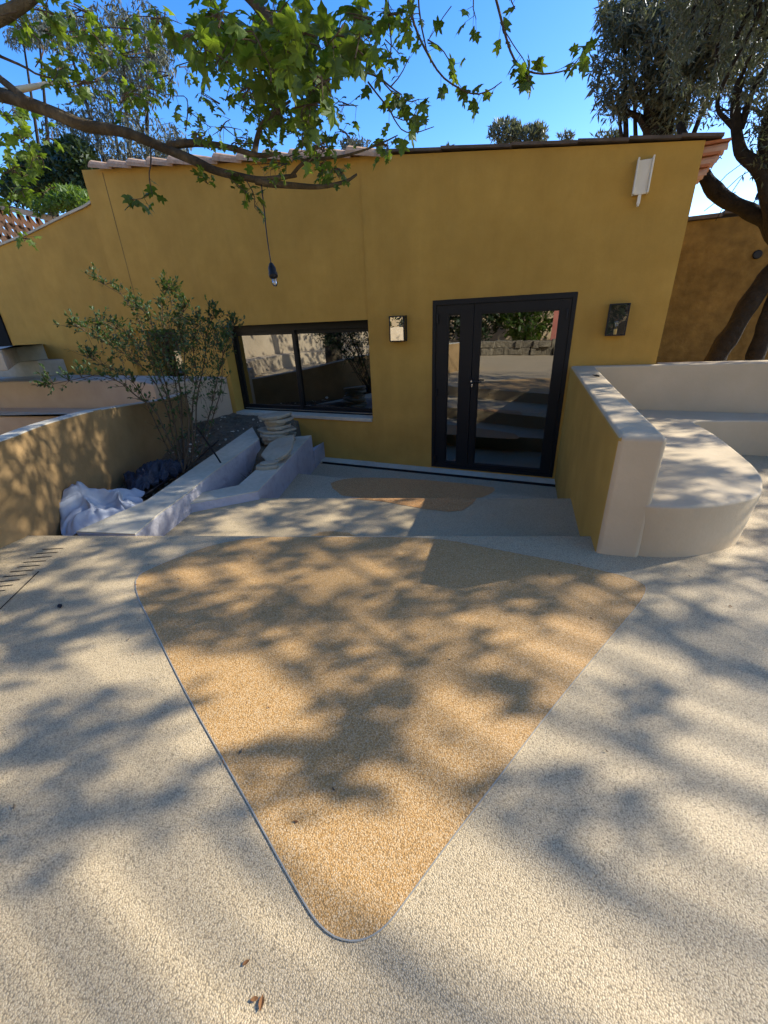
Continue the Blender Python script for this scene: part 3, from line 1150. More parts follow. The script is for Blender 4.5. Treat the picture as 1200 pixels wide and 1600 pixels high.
# steps climbing to the side door
ss = thing('side_steps', (-11, 5.0, zA), 'grey rendered steps climbing along the wall to a dark door at far left', 'steps')
zt1, zt2 = W(78, 561, YW).z, W(52, 538, YW).z
f1, f2 = G(0, 565, zt1), G(0, 546, zt2)
r1, r2 = W(95, 562, YW), W(55, 538, YW)
mb = MB().prism([(f1.x - 2.5, f1.y - .5), (f1.x, f1.y), (r1.x - .2, r1.y - .35), (r1.x + .1, YW - .002), (f1.x - 2.5, YW - .002)], zA + .001, zt1)
make('step', mb, M['grey_cap'], ss, bevel=.015)
mb = MB().prism([(f2.x - 2.5, f2.y - .5), (f2.x, f2.y), (r2.x - .2, r2.y - .25), (r2.x + .1, YW - .002), (f2.x - 2.5, YW - .002)], zt1 + .001, zt2)
make('step', mb, M['grey_cap'], ss, bevel=.015)

# ================================================================== SOIL BED, KERBS, TROUGH
ZK = 0.005
ka = [G(118, 830, ZK), G(211, 834, ZK), G(250, 801, ZK), G(293, 770, ZK), G(326, 743, ZK), G(405, 686, ZK), G(394, 667, ZK), G(322, 717, ZK), G(228, 782, ZK)]
soil = MB()
NX, NY = 46, 60
x0, x1, y0, y1 = -7.0, -3.1, 1.1, D + .02
idx = {}
for j in range(NY + 1):
    for i in range(NX + 1):
        x = x0 + (x1 - x0) * i / NX
        y = y0 + (y1 - y0) * j / NY
        base = -.17 + .20 * max(0, (y - 3.6) / 2.1) - .08 * max(0, (x + 4.4))
        z = base + .05 * noise.noise(Vector((x * 2.2, y * 2.2, 0))) + .022 * noise.noise(Vector((x * 9, y * 9, 3))) + .012 * noise.noise(Vector((x * 25, y * 25, 9)))
        if x > -3.75:
            z = min(z, -.33)
        if (y > 4.5 and x > -3.98) or x > -3.08 - (y - 3.2) * .32:
            z = -.75
        idx[i, j] = len(soil.v)
        soil.v.append(Vector((x, y, z)))
for j in range(NY):
    for i in range(NX):
        soil.f.append((idx[i, j], idx[i + 1, j], idx[i + 1, j + 1], idx[i, j + 1]))
        soil.m.append(0)
make('soil_bed', soil, M['soil'], kind='structure', smooth=180)
cl = MB()
for i in range(1500):
    y = rng.uniform(1.5, 5.6)
    xl = -3.95 - (y - 1.5) * .52
    xr = -3.35 - (y - 2) * .30
    x = rng.uniform(xl, xr)
    base = -.17 + .20 * max(0, (y - 3.6) / 2.1) - .08 * max(0, (x + 4.4)) + .05 * noise.noise(Vector((x * 2.2, y * 2.2, 0)))
    s = rng.choice([.008, .012, .018, .028])
    rot = Matrix.Rotation(rng.uniform(0, 3), 3, 'Z') @ Matrix.Rotation(rng.uniform(0, 1), 3, 'X')
    cl.box((x, y, base + s * .2), (s * rng.uniform(.7, 2), s * rng.uniform(.7, 1.2), s * .7), rot, m=1 if rng.random() < .07 else 0)
make('soil_clods', cl, [M['soil'], M['capstone']], kind='stuff', label='loose soil clods, stones and dry debris in the planting bed', )

kerb = thing('planter_kerb', (ka[1].x, ka[1].y, Z1), 'long pale topped planter kerb with blue grey mortar sides beside the shrub', 'kerb')
kA2 = [(p.x, p.y) for p in ka]
make('kerb_body', MB().prism(kA2, -.9, ZK - .012), M['bluegrey'], kerb, bevel=.008)
cen = Vector((sum(p[0] for p in kA2) / len(kA2), sum(p[1] for p in kA2) / len(kA2)))
make('kerb_top', MB().prism(kA2, ZK - .012, ZK), M['capstone'], kerb, bevel=.004)

ZT = -.105
b_out = [G(284, 789, ZT), G(403, 767, ZT), G(480, 683, ZT)]
b_in = [G(290, 779, ZT), G(368, 756, ZT), G(372, 757, ZT), G(463, 683, ZT)]
b2 = thing('trough_kerb', (b_out[1].x, b_out[1].y, Z1), 'lower blue grey mortar kerb closing the trough beside the steps', 'kerb')
inL = G(372, 758, ZT)
inF = G(452, 686, ZT)
o_ = [b_out[0], b_out[1], b_out[2] + Vector((0, .12, 0)), inF + Vector((-.02, .12, 0)), inL, G(300, 772, ZT)]
kp = [(p.x, p.y) for p in o_]
make('kerb_body', MB().prism(kp, -.9, ZT - .012), M['bluegrey'], b2, bevel=.008)
make('kerb_top', MB().prism(kp, ZT - .012, ZT), M['capstone'], b2, bevel=.004)
e = G(503, 719, Z3)
vv = ray(503, 694)
ez = CAM.z + vv.z * (e.y / vv.y)
blk = MB().prism([(b_out[2].x - .12, b_out[2].y + .125), (b_out[2].x + .01, b_out[2].y + .125), (e.x, e.y), (e.x, D - .002), (b_out[2].x - .12, D - .002)], -.9, ez)
make('end_block', blk, M['bluegrey'], b2, bevel=.012)

# ------------------------------------------------------------------ flat stones piled on the kerbs
def slab(c, rx, ry, th, rot, tilt, seed, label, grp=None):
    r = random.Random(seed)
    n = 12
    pts = []
    off = r.uniform(0, 6)
    for i in range(n):
        an = 2 * math.pi * i / n
        k_ = 1 + .24 * noise.noise(Vector((math.cos(an) * 1.6 + off, math.sin(an) * 1.6, seed))) + r.uniform(-.13, .10)
        pts.append(Vector((math.cos(an) * rx * k_, math.sin(an) * ry * k_, 0)))
    mb = MB()
    M_ = Matrix.Rotation(rot, 3, 'Z') @ Matrix.Rotation(tilt[0], 3, 'X') @ Matrix.Rotation(tilt[1], 3, 'Y')
    c = Vector(c)
    lay = ((-.5, .95), (-.1, 1.0), (.3, .99), (.5, .955))
    for l, sc_ in lay:
        for i, p in enumerate(pts):
            jit = 1 + r.uniform(-.03, .03)
            mb.v.append(c + M_ @ Vector((p.x * sc_ * jit, p.y * sc_ * jit, l * th + r.uniform(-.08, .08) * th)))
    for l in range(len(lay) - 1):
        for i in range(n):
            j = (i + 1) % n
            mb.f.append((l * n + i, l * n + j, (l + 1) * n + j, (l + 1) * n + i))
            mb.m.append(0)
    T = len(mb.v)
    mb.v.append(c + M_ @ Vector((0, 0, th * .55)))
    mb.v.append(c + M_ @ Vector((0, 0, -th * .5)))
    for i in range(n):
        j = (i + 1) % n
        mb.f.append(((len(lay) - 1) * n + i, (len(lay) - 1) * n + j, T))
        mb.f.append((j, i, T + 1))
        mb.m += [0, 0]
    o = make('flagstone', mb, M['stone'], at=c)
    props(o, label, 'stone', grp)
    return o


stc = G(436, 694, ZT)
sx_, sy_ = stc.x - .06, stc.y + .08
z = ZT
labs = ['lowest broad flagstone of the stack on the kerb', 'second flagstone from the bottom of the stack', 'third flagstone of the stack, jutting out to the left',
        'fourth flagstone of the stack, broad and thin', 'fifth flagstone of the stack, small and set back', 'sixth flagstone of the stack, thick and short',
        'flagstone just under the top slab of the stack', 'topmost wide thin flagstone tilted on the stack']
spec = [(.26, .20, .055, .2, -.02, 0), (.27, .21, .05, 1.1, .02, .02), (.29, .22, .045, 2.0, -.05, 0), (.29, .21, .04, .4, -.02, .01), (.20, .17, .045, 1.4, .03, .02),
        (.19, .17, .055, 2.7, -.03, .02), (.22, .18, .045, .6, .03, .0), (.27, .20, .042, 0, .0, .0)]
for i, (rx, ry, th, rot, ox, oy) in enumerate(spec):
    z += th * .52
    tl = (rng.uniform(-.05, .05), rng.uniform(-.05, .05))
    if i == 7:
        tl = (.04, -.10)
        rot = .15
    slab((sx_ + ox, sy_ + oy, z + .006 * i * .3), rx * .92, ry * .92, th, rot, tl, 11 + i, labs[i], 'flat stones stacked on the kerb')
    z += th * .52
fs = G(432, 712, ZT + .05)
slab((fs.x, fs.y + .05, ZT + .115), .215, .24, .045, .1, (.38, -.10), 41, 'round flagstone leaning across the kerb in front of the stack')
fs = G(418, 729, ZT + .02)
slab((fs.x, fs.y, ZT + .024), .13, .085, .045, .4, (.02, 0), 52, 'small flagstone lying alone at the front of the kerb')
slab((fs.x + .01, fs.y + .03, ZT + .058), .10, .07, .022, .9, (.03, .02), 53, 'thin chip of stone lying on the small front flagstone')

# thin black rod leaning in the trough
p0, p1 = G(366, 757, -.33), A(306, 665, 4.35)
mb = MB().tube([p0, p0.lerp(p1, .5) + Vector((.01, 0, .005)), p1], .010, 6)
props(make('leaning_rod', mb, M['blackplastic'], at=p0), 'thin black rod leaning from the trough against the shrub', 'rod')
# small dark clump in the trough
mb = MB()
tc = G(388, 748, -.30)
for i in range(70):
    a_ = rng.uniform(0, 6.28)
    r_ = rng.uniform(.0, .14)
    b_ = tc + Vector((math.cos(a_) * r_ * .7 + .02, math.sin(a_) * r_ * 1.6 + .1, -.03))
    t_ = b_ + Vector((rng.uniform(-.07, .07), rng.uniform(-.07, .07), rng.uniform(.02, .12)))
    s_ = Vector((rng.uniform(-1, 1), rng.uniform(-1, 1), 0)).normalized() * .006
    mb.quad(b_ - s_, b_ + s_, t_ + s_ * .3, t_ - s_ * .3)
make('dry_grass', mb, M['soil'], kind='stuff', label='dark dry grass tuft growing in the trough')

# ------------------------------------------------------------------ crumpled sheet
def crumple(name, corners, hfun, nx, ny, mt, thick=.006):
    mb = MB()
    a, b, c_, d = corners
    for j in range(ny + 1):
        for i in range(nx + 1):
            u, v = i / nx, j / ny
            p = a.lerp(b, u).lerp(d.lerp(c_, u), v)
            mb.v.append(hfun(u, v, p))
    for j in range(ny):
        for i in range(nx):
            n = j * (nx + 1) + i
            mb.f.append((n, n + 1, n + nx + 2, n + nx + 1))
            mb.m.append(0)
    o = make(name, mb, mt, smooth=180)
    s = o.modifiers.new('thick', 'SOLIDIFY')
    s.thickness = thick
    return o


ca, cb, cc, cd_ = G(100, 838, -.10), G(222, 800, -.05), G(226, 770, -.08), G(85, 790, -.10)


def hsheet(u, v, p):
    e_ = min(u, 1 - u, v, 1 - v) * 2
    dome = .24 * math.exp(-((u - .36) ** 2) / .09 - ((v - .58) ** 2) / .09) + .09 * math.exp(-((u - .78) ** 2) / .03 - ((v - .5) ** 2) / .12)
    rg = 0
    an = math.atan2(v - .45, u - .4)
    rad_ = math.hypot(v - .45, u - .4)
    rg += .018 * math.sin(an * 9 + 3 * noise.noise(Vector((u * 2, v * 2, 1)))) * min(1, rad_ * 3.5)
    rg += .012 * math.sin(an * 19 + rad_ * 6 + 4 * noise.noise(Vector((u * 3, v * 3, 6)))) * min(1, rad_ * 2.5)
    rg += .075 * noise.noise(Vector((u * 3.6, v * 3.6, 2))) + .03 * (1 - 2.2 * abs(noise.noise(Vector((u * 4.5 + 3, v * 6, 7))))) + .014 * noise.noise(Vector((u * 11, v * 9, 3)))
    hole = math.exp(-((u - .50) ** 2) / .004 - ((v - .42) ** 2) / .02) * .10 + math.exp(-((u - .30) ** 2) / .003 - ((v - .30) ** 2) / .006) * .07
    z_ = p.z + dome + rg * min(1, e_ * 2.6 + .3) - hole
    wob = Vector((noise.noise(Vector((u * 4, v * 4, 5))), noise.noise(Vector((u * 4, v * 4, 8))), 0)) * .10
    return Vector((p.x, p.y, z_)) + wob


o = crumple('crumpled_sheet', (ca, cb, cc, cd_), hsheet, 70, 60, M['cloth'])
props(o, 'crumpled pale blue sheet heaped against the planter wall by the kerb end', 'sheet')
da, db, dc, dd = G(205, 790, -.12), G(275, 745, -.1), G(300, 725, -.05), G(195, 745, -.1)


def hnet(u, v, p):
    rg = 0
    for k_, (fx, fy) in enumerate(((9, 7), (17, 15), (33, 29))):
        q_ = noise.noise(Vector((u * fx * .5 + 7, v * fy * .5, k_ * 2.7)))
        rg += (1 - abs(q_) * 2.6) * (.06 / (1 + k_))
    return Vector((p.x, p.y, p.z + .11 * math.sin(u * 3.14) * math.sin(v * 3.14) + rg))


o = crumple('dark_tarpaulin', (da, db, dc, dd), hnet, 50, 40, M['net'])
props(o, 'dark blue crumpled tarpaulin bundle on the soil behind the kerb', 'tarpaulin')
mb = MB()
pts = [G(x, y, -.10) for x, y in ((190, 792), (225, 778), (262, 752), (300, 728), (330, 700), (352, 682))]
mb.tube(dense([p + Vector((0, 0, .02)) for p in pts], 1), .014, 8)
props(make('black_hose', mb, M['blackplastic'], at=pts[0], smooth=180), 'black irrigation hose lying on the soil along the kerb', 'hose')
sp_ = G(298, 700, -.05)
mb = MB().box(sp_ + Vector((0, 0, .03)), (.05, .04, .07), Matrix.Rotation(.5, 3, 'Z'))
for k_, (x, y, s_) in enumerate(((298, 697, .05), (300, 708, .035), (238, 752, .05), (312, 742, .04))):
    q_ = G(x, y, -.06)
    cr = MB()
    r = random.Random(k_ + 3)
    nn = 8
    cr.v.append(q_ + Vector((0, 0, .03)))
    for i in range(nn):
        an = 6.283 * i / nn
        cr.v.append(q_ + Vector((math.cos(an) * s_ * r.uniform(.5, 1), math.sin(an) * s_ * r.uniform(.5, 1), r.uniform(.0, .05))))
    for i in range(nn):
        cr.f.append((0, 1 + i, 1 + (i + 1) % nn))
        cr.m.append(0)
    props(make('paper_scrap', cr, M['whitepaint'], at=q_), ['white scrap of paper caught at the foot of the shrub', 'small white scrap just below the paper at the shrub foot',
          'pale scrap on the dark tarpaulin', 'pale scrap on the soil right of the shrub foot'][k_], 'paper')

# ================================================================== VEGETATION
def rvec(s=1.0):
    return Vector((rng.uniform(-s, s), rng.uniform(-s, s), rng.uniform(-s, s)))


def add_leaf_quad(mb, p, d, up, L_, w_, m=0):
    """pointed leaf of two triangles folded on the midrib"""
    d = d.normalized()
    s = d.cross(up)
    if s.length < 1e-4:
        s = d.cross(Vector((1, 0, 0)))
    s.normalize()
    n = len(mb.v)
    nrm = s.cross(d)
    mb.v += [p, p + d * L_ * .5 + s * w_ * .5 + nrm * w_ * .12, p + d * L_, p + d * L_ * .5 - s * w_ * .5 + nrm * w_ * .12]
    mb.f.append((n, n + 1, n + 2, n + 3))
    mb.m.append(m)


# ---- shrub in the bed
sb0 = G(288, 738, -.10)
shrub = thing('shrub', sb0, 'sparse multi-stemmed shrub with small dark leaves in the bed before the windows', 'shrub')
leafm = MB()
stems_px = [  # traced stems: list of px, then distance drift
    [(285, 735), (270, 690), (262, 640), (240, 590), (205, 560), (170, 535), (120, 512)],
    [(288, 735), (278, 680), (268, 620), (250, 560), (225, 520), (200, 470), (150, 436)],
    [(290, 735), (285, 670), (280, 600), (262, 540), (250, 490), (262, 455), (268, 452)],
    [(292, 735), (296, 670), (290, 600), (285, 540), (282, 510), (285, 480)],
    [(295, 735), (305, 680), (310, 620), (318, 560), (325, 520), (338, 492)],
    [(297, 735), (312, 690), (328, 640), (340, 590), (350, 540), (365, 510)],
    [(285, 735), (262, 680), (240, 640), (215, 620), (190, 600), (150, 585), (120, 594), (68, 600)],
    [(283, 735), (260, 700), (238, 660), (222, 620), (205, 590), (165, 575), (140, 560)],
    [(294, 735), (300, 690), (300, 640), (306, 590), (300, 540), (310, 505)],
    [(288, 735), (280, 700), (272, 650), (255, 610), (230, 560), (190, 520), (150, 500)],
    [(290, 735), (292, 700), (280, 640), (270, 590), (245, 540), (235, 500), (215, 480)],
    [(296, 735), (318, 700), (330, 660), (345, 610), (345, 560), (352, 530)],
]
base_d = (sb0 - CAM).dot(FW)
tips = []
for si, px in enumerate(stems_px):
    dd_ = rng.uniform(-.35, .35)
    pts = []
    for i, (x, y) in enumerate(px):
        f = i / (len(px) - 1)
        if i == 0:
            pts.append(sb0 + Vector((rng.uniform(-.06, .06), rng.uniform(-.06, .06), -.03)))
        else:
            pts.append(A(x + rng.uniform(-4, 4), y + rng.uniform(-3, 3), base_d + dd_ * f + rng.uniform(-.03, .03)))
    pts = dense(pts, 1)
    k = len(pts)
    r0 = rng.uniform(.008, .014)
    make('stem', MB().tube(pts, [r0 * (1 - .8 * i / (k - 1)) for i in range(k)], 5), M['twig'], shrub, smooth=180)
    tips.append(pts)
tw = MB()
for pts in tips:
    k = len(pts)
    for i in range(2, k):
        f = i / (k - 1)
        nn = int(2 + f * 7)
        for _ in range(nn):
            p = pts[i] + rvec(.03)
            d = (rvec(1) + Vector((0, 0, .6)) + (pts[i] - pts[i - 1]).normalized() * .5).normalized()
            L_ = rng.uniform(.06, .20) * (.5 + f * .6)
            q = p + d * L_
            tw.tube([pts[i], (pts[i] + q) / 2 + rvec(.01), q], [.003, .0025, .0012], 3, cap=False)
            nl = int(rng.uniform(3, 9) * (.2 + f))
            for j in range(nl):
                t_ = rng.uniform(.3, 1)
                add_leaf_quad(leafm, p.lerp(q, t_), (d + rvec(.9)).normalized(), Vector((0, 0, 1)) + rvec(.5), rng.uniform(.034, .060), rng.uniform(.020, .032))
# canopy clumps give the rounded shape
for (x, y, rx, ry, n) in ((230, 540, 60, 30, 420), (275, 520, 40, 30, 340), (310, 530, 35, 35, 260), (180, 520, 30, 22, 140), (345, 520, 20, 18, 90), (265, 480, 20, 20, 90),
                          (330, 590, 25, 40, 110), (290, 600, 40, 30, 110), (270, 570, 35, 20, 150), (150, 512, 25, 12, 50)):
    for _ in range(int(n * 1.15)):
        a_ = rng.uniform(0, 6.283)
        r_ = math.sqrt(rng.random())
        p = A(x + math.cos(a_) * r_ * rx, y + math.sin(a_) * r_ * ry, base_d + rng.uniform(-.4, .4))
        if rng.random() < .25:
            q = p + Vector((rng.uniform(-.06, .06), rng.uniform(-.06, .06), -rng.uniform(.05, .15)))
            tw.tube([p, q], [.0012, .003], 3, cap=False)
        add_leaf_quad(leafm, p, rvec(1), Vector((0, 0, 1)) + rvec(.5), rng.uniform(.034, .060), rng.uniform(.020, .032))
make('twigs', tw, M['twig'], shrub, kind='stuff')
make('foliage', leafm, M['shrub_leaf'], shrub, kind='stuff')

# ---- plane tree: near limbs, twigs and lobed leaves
def lobed_leaf():
    right = [(.10, -.06), (.30, -.02), (.50, .10), (.36, .20), (.30, .33), (.47, .40), (.62, .60), (.42, .60), (.22, .60), (.22, .78), (.10, .88)]
    out = [(0, 0)] + right + [(0, 1.06)] + [(-x, y) for x, y in reversed(right)]
    vs_ = [Vector((0, .36, .035))] + [Vector((x, y, -.22 * x * x - .10 * (y - .4) ** 2 + (.0 if i % 3 else -.02))) for i, (x, y) in enumerate(out)]
    fs_ = [(0, i, i % len(out) + 1) for i in range(1, len(out) + 1)]
    fs_ = [(0, i, (i % len(out)) + 1) for i in range(1, len(out) + 1)]
    return vs_, fs_


LV, LF = lobed_leaf()
leaf_me = {}
for nm in ('plane_leaf', 'plane_leaf_young'):
    for var in range(3):
        me = bpy.data.meshes.new('leaf')
        r = random.Random(var)
        me.from_pydata([Vector((v.x * (1 + .12 * (var - 1)), v.y, v.z * (1 + var * .9) + (.12 * abs(v.x) if var == 2 else 0))) for v in LV], [], LF)
        me.materials.append(M[nm])
        leaf_me[nm, var] = me

TRUNK = Vector((-6.3, .9, 0))
plane = thing('plane_tree', TRUNK, 'plane tree whose long limb and lobed green leaves hang in from the upper left', 'tree')
leaves = []      # (pos, matrix3, size, mat)
twg = MB()


def orient(p, d, up):
    d = d.normalized()
    x = d.cross(up)
    if x.length < 1e-3:
        x = d.cross(Vector((1, .2, 0)))
    x.normalize()
    z_ = x.cross(d)
    return Matrix((x, d, z_)).transposed()


def put_leaf(p, out, size, young=.25):
    d = (out * .7 + Vector((0, 0, -.45)) + rvec(.55))
    up = Vector((0, 0, 1)) + rvec(.7) - out * .2
    leaves.append((p, orient(p, d, up), size, 'plane_leaf_young' if rng.random() < young else 'plane_leaf', rng.randrange(3)))


def limb(px, rad, sides=10, name='limb', wig=.0):
    pts = [A(*q) for q in px]
    pts = dense(pts, 2)
    k = len(pts)
    pts = [p + Vector((noise.noise(p * 3), noise.noise(p * 3 + Vector((5, 0, 0))), noise.noise(p * 3 + Vector((0, 7, 0))))) * .02 for p in pts]
    rr = []
    for i in range(k):
        f = i / (k - 1) * (len(rad) - 1)
        a = int(min(f, len(rad) - 2))
        rr.append(rad[a] + (rad[a + 1] - rad[a]) * (f - a))
    rr = [r_ * (1 + .10 * noise.noise(pts[i] * 9)) for i, r_ in enumerate(rr)]
    make(name, MB().tube(pts, rr, sides), M['bark'], plane, smooth=180)
    return pts


def twig(px, r0=.008, r1=.0025, leaves_n=8, size=.10, spread=.5, young=.25, side=True, start=.15):
    pts = [A(*q) for q in px]
    pts = dense(pts, 1)
    k = len(pts)
    twg.tube(pts, [r0 + (r1 - r0) * i / (k - 1) for i in range(k)], 5, cap=False)
    for _ in range(leaves_n):
        f = start + (1 - start) * (rng.random() ** .75)
        i = min(int(f * (k - 1)), k - 2)
        p = pts[i].lerp(pts[i + 1], f * (k - 1) - i)
        o_ = rvec(1).normalized()
        pet = p + (o_ + Vector((0, 0, -.2))) * rng.uniform(.02, .07)
        twg.tube([p, pet], [.0016, .001], 3, cap=False)
        put_leaf(pet, o_, size * rng.uniform(.42, .98), young)
    return pts


# trunk outside the picture, limbs coming in
mb = MB()
tk = [TRUNK + Vector((0, 0, -1)), TRUNK + Vector((.02, 0, .5)), TRUNK + Vector((.1, .1, 1.6)), TRUNK + Vector((.25, .25, 2.5)), TRUNK + Vector((.3, .3, 3.6)), TRUNK + Vector((.2, .5, 5.2)), TRUNK + Vector((.4, .2, 7.0))]
mb.tube(dense(tk, 2), [.30 - .21 * i / 24 for i in range(len(dense(tk, 2)))], 14)
make('trunk', mb, M['bark'], plane, smooth=180)
fork = tk[3]


def limb_from(world, px, rad, **kw):
    pts = [Vector(world)] + [A(*q) for q in px]
    pts = dense(pts, 2)
    k = len(pts)
    pts = [p + Vector((noise.noise(p * 3), noise.noise(p * 3 + Vector((5, 0, 0))), noise.noise(p * 3 + Vector((0, 7, 0))))) * .018 for p in pts]
    rr = []
    for i in range(k):
        f = i / (k - 1) * (len(rad) - 1)
        a = int(min(f, len(rad) - 2))
        rr.append((rad[a] + (rad[a + 1] - rad[a]) * (f - a)) * (1 + .12 * noise.noise(pts[i] * 9)))
    make('limb', MB().tube(pts, rr, 10), M['bark'], plane, smooth=180)
    return pts


DL = 2.75
limb_from(fork + Vector((0, 0, .1)), [(-70, 128, 2.9), (0, 146, 2.85), (60, 166, 2.8), (120, 192, DL), (165, 200, DL), (205, 213, 2.7), (255, 232, 2.7), (300, 252, 2.65), (345, 270, 2.65), (400, 281, 2.6), (432, 279, 2.6), (462, 276, 2.55)],
          [.08, .050, .044, .040, .037, .034, .029, .027, .026, .022, .019, .014, .008])
limb_from(fork + Vector((.05, 0, .5)), [(-60, 70, 2.9), (0, 122, 2.85), (28, 143, 2.8), (50, 160, 2.78)], [.05, .030, .024, .022, .015])
limb_from(fork + Vector((.05, .1, .9)), [(-60, 60, 2.3), (-10, 28, 2.3), (25, 14, 2.3), (60, -10, 2.3), (140, -60, 2.3)], [.08, .045, .038, .032, .026, .02])
limb_from(fork + Vector((.0, .1, 1.2)), [(150, -120, 2.2), (330, -60, 2.1), (385, -15, 2.1), (415, 25, 2.1), (445, 62, 2.1), (475, 96, 2.1), (500, 130, 2.1), (512, 165, 2.15)], [.08, .055, .036, .028, .025, .022, .018, .012, .006])
limb_from(A(262, 228, 2.68), [(290, 222, 2.65), (330, 226, 2.6), (370, 236, 2.55), (410, 244, 2.5), (440, 240, 2.5)], [.026, .022, .018, .015, .012, .006])
limb_from(A(400, 281, 2.6), [(430, 288, 2.6), (480, 294, 2.6), (510, 292, 2.58), (540, 282, 2.56), (556, 270, 2.55)], [.024, .020, .015, .012, .009, .006])
limb_from(A(455, 277, 2.56), [(468, 258, 2.5), (482, 248, 2.5), (520, 245, 2.5), (560, 236, 2.45), (600, 222, 2.4), (622, 212, 2.4)], [.013, .010, .009, .008, .006, .004, .003])
limb_from(A(398, 240, 2.52), [(402, 215, 2.5), (410, 190, 2.45), (430, 172, 2.4), (455, 155, 2.4)], [.018, .015, .012, .01, .006])

# traced twigs (px, py, distance)
twig([(235, 228, 2.68), (236, 255, 2.66), (232, 275, 2.65), (238, 305, 2.62)], .006, .002, 2, .10)
for x, y in ((198, 304), (214, 312), (226, 320), (246, 308), (238, 316), (205, 318)):
    p = A(x, y, 2.63)
    put_leaf(p, rvec(1).normalized(), rng.uniform(.06, .10), .2)
twig([(238, 300, 2.63), (225, 310, 2.63), (205, 312, 2.63)], .003, .002, 5, .09)
twig([(600, -40, 2.2), (604, 20, 2.2), (612, 60, 2.2), (610, 90, 2.2)], .006, .003, 9, .10)
twig([(634, -40, 2.4), (640, 10, 2.4), (650, 48, 2.4), (668, 85, 2.4), (688, 118, 2.4), (712, 136, 2.4), (742, 149, 2.4), (765, 142, 2.4), (784, 128, 2.4)], .008, .0025, 10, .085, start=.05)
twig([(652, -30, 2.4), (656, 30, 2.4), (668, 85, 2.4)], .006, .004, 6, .09)
twig([(668, 62, 2.4), (690, 75, 2.4), (705, 100, 2.4), (710, 122, 2.4)], .004, .002, 8, .085)
twig([(705, 10, 2.5), (690, 30, 2.4), (668, 65, 2.4)], .003, .002, 2, .08)
twig([(560, 110, 2.3), (592, 120, 2.3), (615, 140, 2.3), (628, 148, 2.3)], .006, .003, 6, .09)
twig([(610, 136, 2.3), (626, 118, 2.3), (640, 88, 2.3)], .004, .002, 2, .05)
twig([(575, 128, 2.3), (590, 148, 2.3), (608, 170, 2.3), (618, 190, 2.3), (630, 206, 2.3), (650, 208, 2.3), (678, 198, 2.3)], .005, .002, 8, .085)
twig([(600, 130, 2.3), (618, 150, 2.3), (640, 160, 2.3), (655, 155, 2.3)], .004, .002, 8, .09)
twig([(615, 182, 2.3), (635, 190, 2.3), (648, 180, 2.3), (652, 165, 2.3)], .003, .002, 6, .075)
twig([(765, -40, 2.3), (778, 10, 2.3), (788, 50, 2.3), (800, 88, 2.3), (815, 108, 2.3), (842, 116, 2.3), (868, 114, 2.3), (890, 108, 2.3), (905, 92, 2.3), (918, 68, 2.3)], .008, .002, 16, .085)
twig([(790, 50, 2.3), (805, 75, 2.3), (820, 95, 2.3), (828, 118, 2.3)], .003, .002, 9, .085)
twig([(745, -30, 2.3), (738, 8, 2.3), (744, 30, 2.3)], .005, .002, 5, .08)
twig([(790, -30, 2.3), (798, 0, 2.3), (805, 14, 2.3)], .005, .002, 5, .08)
twig([(812, 108, 2.3), (828, 128, 2.3), (834, 140, 2.3)], .003, .002, 4, .07)
twig([(290, 205, 2.6), (294, 170, 2.6), (292, 150, 2.6), (272, 150, 2.6)], .004, .002, 5, .06)
twig([(292, 172, 2.6), (310, 185, 2.6), (330, 200, 2.6)], .003, .002, 6, .07)
twig([(226, 210, 2.7), (210, 185, 2.7), (185, 172, 2.7)], .004, .002, 3, .06)
twig([(228, 206, 2.7), (226, 170, 2.7), (240, 150, 2.7)], .003, .002, 4, .06)
twig([(0, 88, 2.8), (40, 105, 2.8), (60, 118, 2.8), (95, 125, 2.8)], .010, .004, 8, .09)
twig([(28, 26, 2.6), (48, 50, 2.6), (66, 68, 2.6), (68, 85, 2.6), (55, 105, 2.6)], .006, .003, 4, .09)
twig([(312, 258, 2.65), (318, 275, 2.65), (325, 288, 2.65)], .004, .002, 8, .075)
twig([(350, 270, 2.6), (362, 282, 2.6), (385, 300, 2.6)], .004, .002, 12, .08)
twig([(385, 282, 2.6), (398, 305, 2.6), (398, 325, 2.6)], .004, .002, 8, .075)

